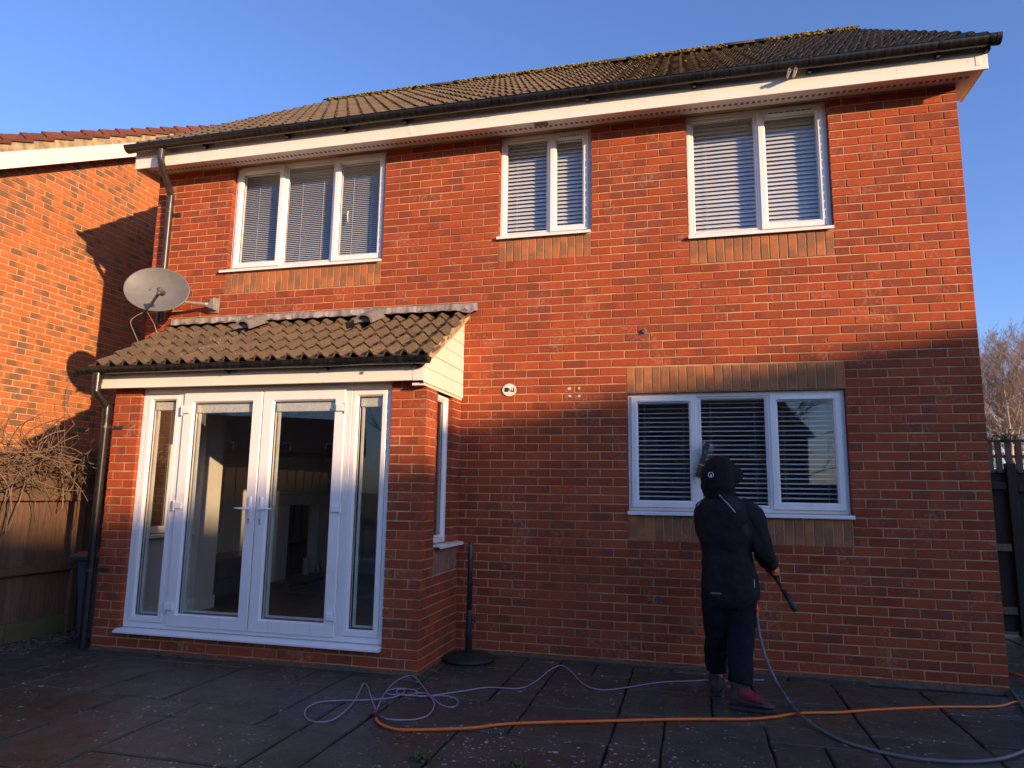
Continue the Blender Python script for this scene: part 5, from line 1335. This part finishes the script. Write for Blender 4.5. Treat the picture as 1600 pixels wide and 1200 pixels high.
strip('zip', tc, [(1178,905),(1178.5,918)], 1.0, M['piping'])
lg = MB(); ok = True
def patch_poly(tree_, outline, mb, off=.003):
    vs = [onto(tree_, u, v, off) for u, v in outline]
    if all(v is not None for v in vs): mb.add(vs, [tuple(range(len(vs)))])
cx, cy, rr = 1111, 742, 4.5
for a0, a1 in ((-215,-100),(-80,35)):
    A = [R(a0+(a1-a0)*k/7) for k in range(8)]
    patch_poly(th_, [(cx+rr*math.cos(a), cy+rr*math.sin(a)) for a in A]+[(cx+(rr-1.3)*math.cos(a), cy+(rr-1.3)*math.sin(a)) for a in A[::-1]], lg)
patch_poly(th_, [(cx-2.6,cy+3.8),(cx+2.6,cy+3.8),(cx+.3,cy-1.2),(cx-.3,cy-1.2)], lg)
if lg.v: lg.build('logo', M['print'], person)
tx = MB(); r = random.Random(5)
for i in range(9):
    u = 1110.3+i*1.9
    patch_poly(tc, [(u,925.3+.1*i),(u+.55,925.3+.1*i),(u+.55,928+.1*i),(u,928+.1*i)], tx)
    if i: patch_poly(tc, [(u+.5,925.3+.1*i+r.choice((0,1.0,2.1))),(u+1.4,925.3+.1*i),(u+1.4,926+.1*i+r.choice((0,1.2))),(u+.5,926.4+.1*i)], tx)
if tx.v: tx.build('hem_lettering', M['piping'], person)
def cloth_patch(name, tree_, poly, mat, n=7):
    """a sewn panel: grid of points dropped on the cloth, poly given as two side lines"""
    (a0,a1),(b0,b1) = poly; mb = MB(); vs = []; 
    for i in range(n+1):
        t = i/n; l_ = (a0[0]*(1-t)+a1[0]*t, a0[1]*(1-t)+a1[1]*t); r_ = (b0[0]*(1-t)+b1[0]*t, b0[1]*(1-t)+b1[1]*t)
        for k in range(n+1):
            s_ = k/n; q = onto(tree_, l_[0]*(1-s_)+r_[0]*s_, l_[1]*(1-s_)+r_[1]*s_, .002)
            if q is None: return
            vs.append(q)
    mb.add(vs, [(i*(n+1)+k, i*(n+1)+k+1, (i+1)*(n+1)+k+1, (i+1)*(n+1)+k) for i in range(n) for k in range(n)]); mb.build(name, mat, person, True)
cloth_patch('elbow_patch', tc, (((1160,824),(1182,868)),((1172,811),(1192,852))), M['patch'])
cloth_patch('yoke', both, (((1129,775),(1150,799)),((1143,774),(1165,789))), M['yoke'])
strip('back_seam', both, [(1127,800),(1128,830),(1130,858)], .9, M['hood'])
strip('waist_seam', both, [(1094,866),(1115,868),(1135,866),(1155,868)], 1.2, M['hood'])

# ------------------------------------------------------------------ brush on its pole
bt = thing('brush_pole', 'black window brush on a pole held by the cleaner', 'brush', TAIL)
b = MB(); b.tube([TAIL, TAIL+ax_*.05, TAIL+ax_*.06, TIP-ax_*.02], .011, 10, radii=[.0175,.0165,.0125,.010]); b.build('pole', M['black'], bt, True)
b = MB(); b.tube([TAIL+ax_*.005, TAIL+ax_*.16], .0185, 12, radii=[.0195,.0165]); b.build('grip', M['rubber'], bt, True)
b = MB(); b.tube([TAIL+ax_*.165, TAIL+ax_*.18], .0172, 12); b.build('red_ring', M['redband'], bt, True)
B0, B1 = Vector((-2.207,-.125,1.565)), Vector((-2.118,-.125,1.842)); bd_ = (B1-B0).normalized(); bs = bd_.cross(Vector((0,1,0))).normalized(); by_ = Vector((0,1,0))
def bbox(mb, t0, t1, w_, d0, d1):
    P = [B0+bd_*t+bs*s_*w_+by_*d for d in (d0,d1) for t, s_ in ((t0,-1),(t1,-1),(t1,1),(t0,1))]; mb.add(P, [(0,1,2,3),(7,6,5,4),(0,4,5,1),(1,5,6,2),(2,6,7,3),(3,7,4,0)])
b = MB(); bbox(b, 0, .29, .021, -.03, .012); b.build('brush_block', M['brushbody'], bt, bevel=.006)
b = MB(); bbox(b, .20, .235, .006, -.032, -.0305); bbox(b, .05, .062, .004, -.032, -.0305); b.build('brush_mark', M['concrete'], bt)
b = MB(); bbox(b, .098, .106, .040, -.036, -.0315); b.build('strap', M['yellow'], bt); b = MB(); b.tube([TIP, B0+bd_*.145+by_*-.02], .014, 8); b.build('socket', M['brushbody'], bt, True)
b = MB(); r = random.Random(9)
for i in range(900):
    t = r.uniform(.004,.286); s_ = r.uniform(-.021,.021); o_ = B0+bd_*t+bs*s_+by_*.012
    spread = bs*(s_*2.2+r.gauss(0,.006))+bd_*((t-.145)*.16+r.gauss(0,.006)); e = o_+spread+by_*r.uniform(.085,.125)
    k = bs*.0014; b.add([o_-k, o_+k, e+k, e-k], [(0,1,2,3)])
tag(b.build('bristles', M['bristle'], bt), kind='stuff')
hc_ = thing('hose_connector', 'small orange hose connector hanging at the cleaner\'s hip', 'connector', px(1184,948,1,-.93))
p0, p1, p2 = px(1182.5,943,1,-.92), px(1183.5,956,1,-.93), px(1182.5,966,1,-.93)
b = MB(); b.tube([p0,p1], .012, 10, radii=[.006,.014]); b.build('tap', M['orange'], hc_, True); b = MB(); b.tube([p1,p2], .009, 8); b.build('collar', M['glove'], hc_, True)
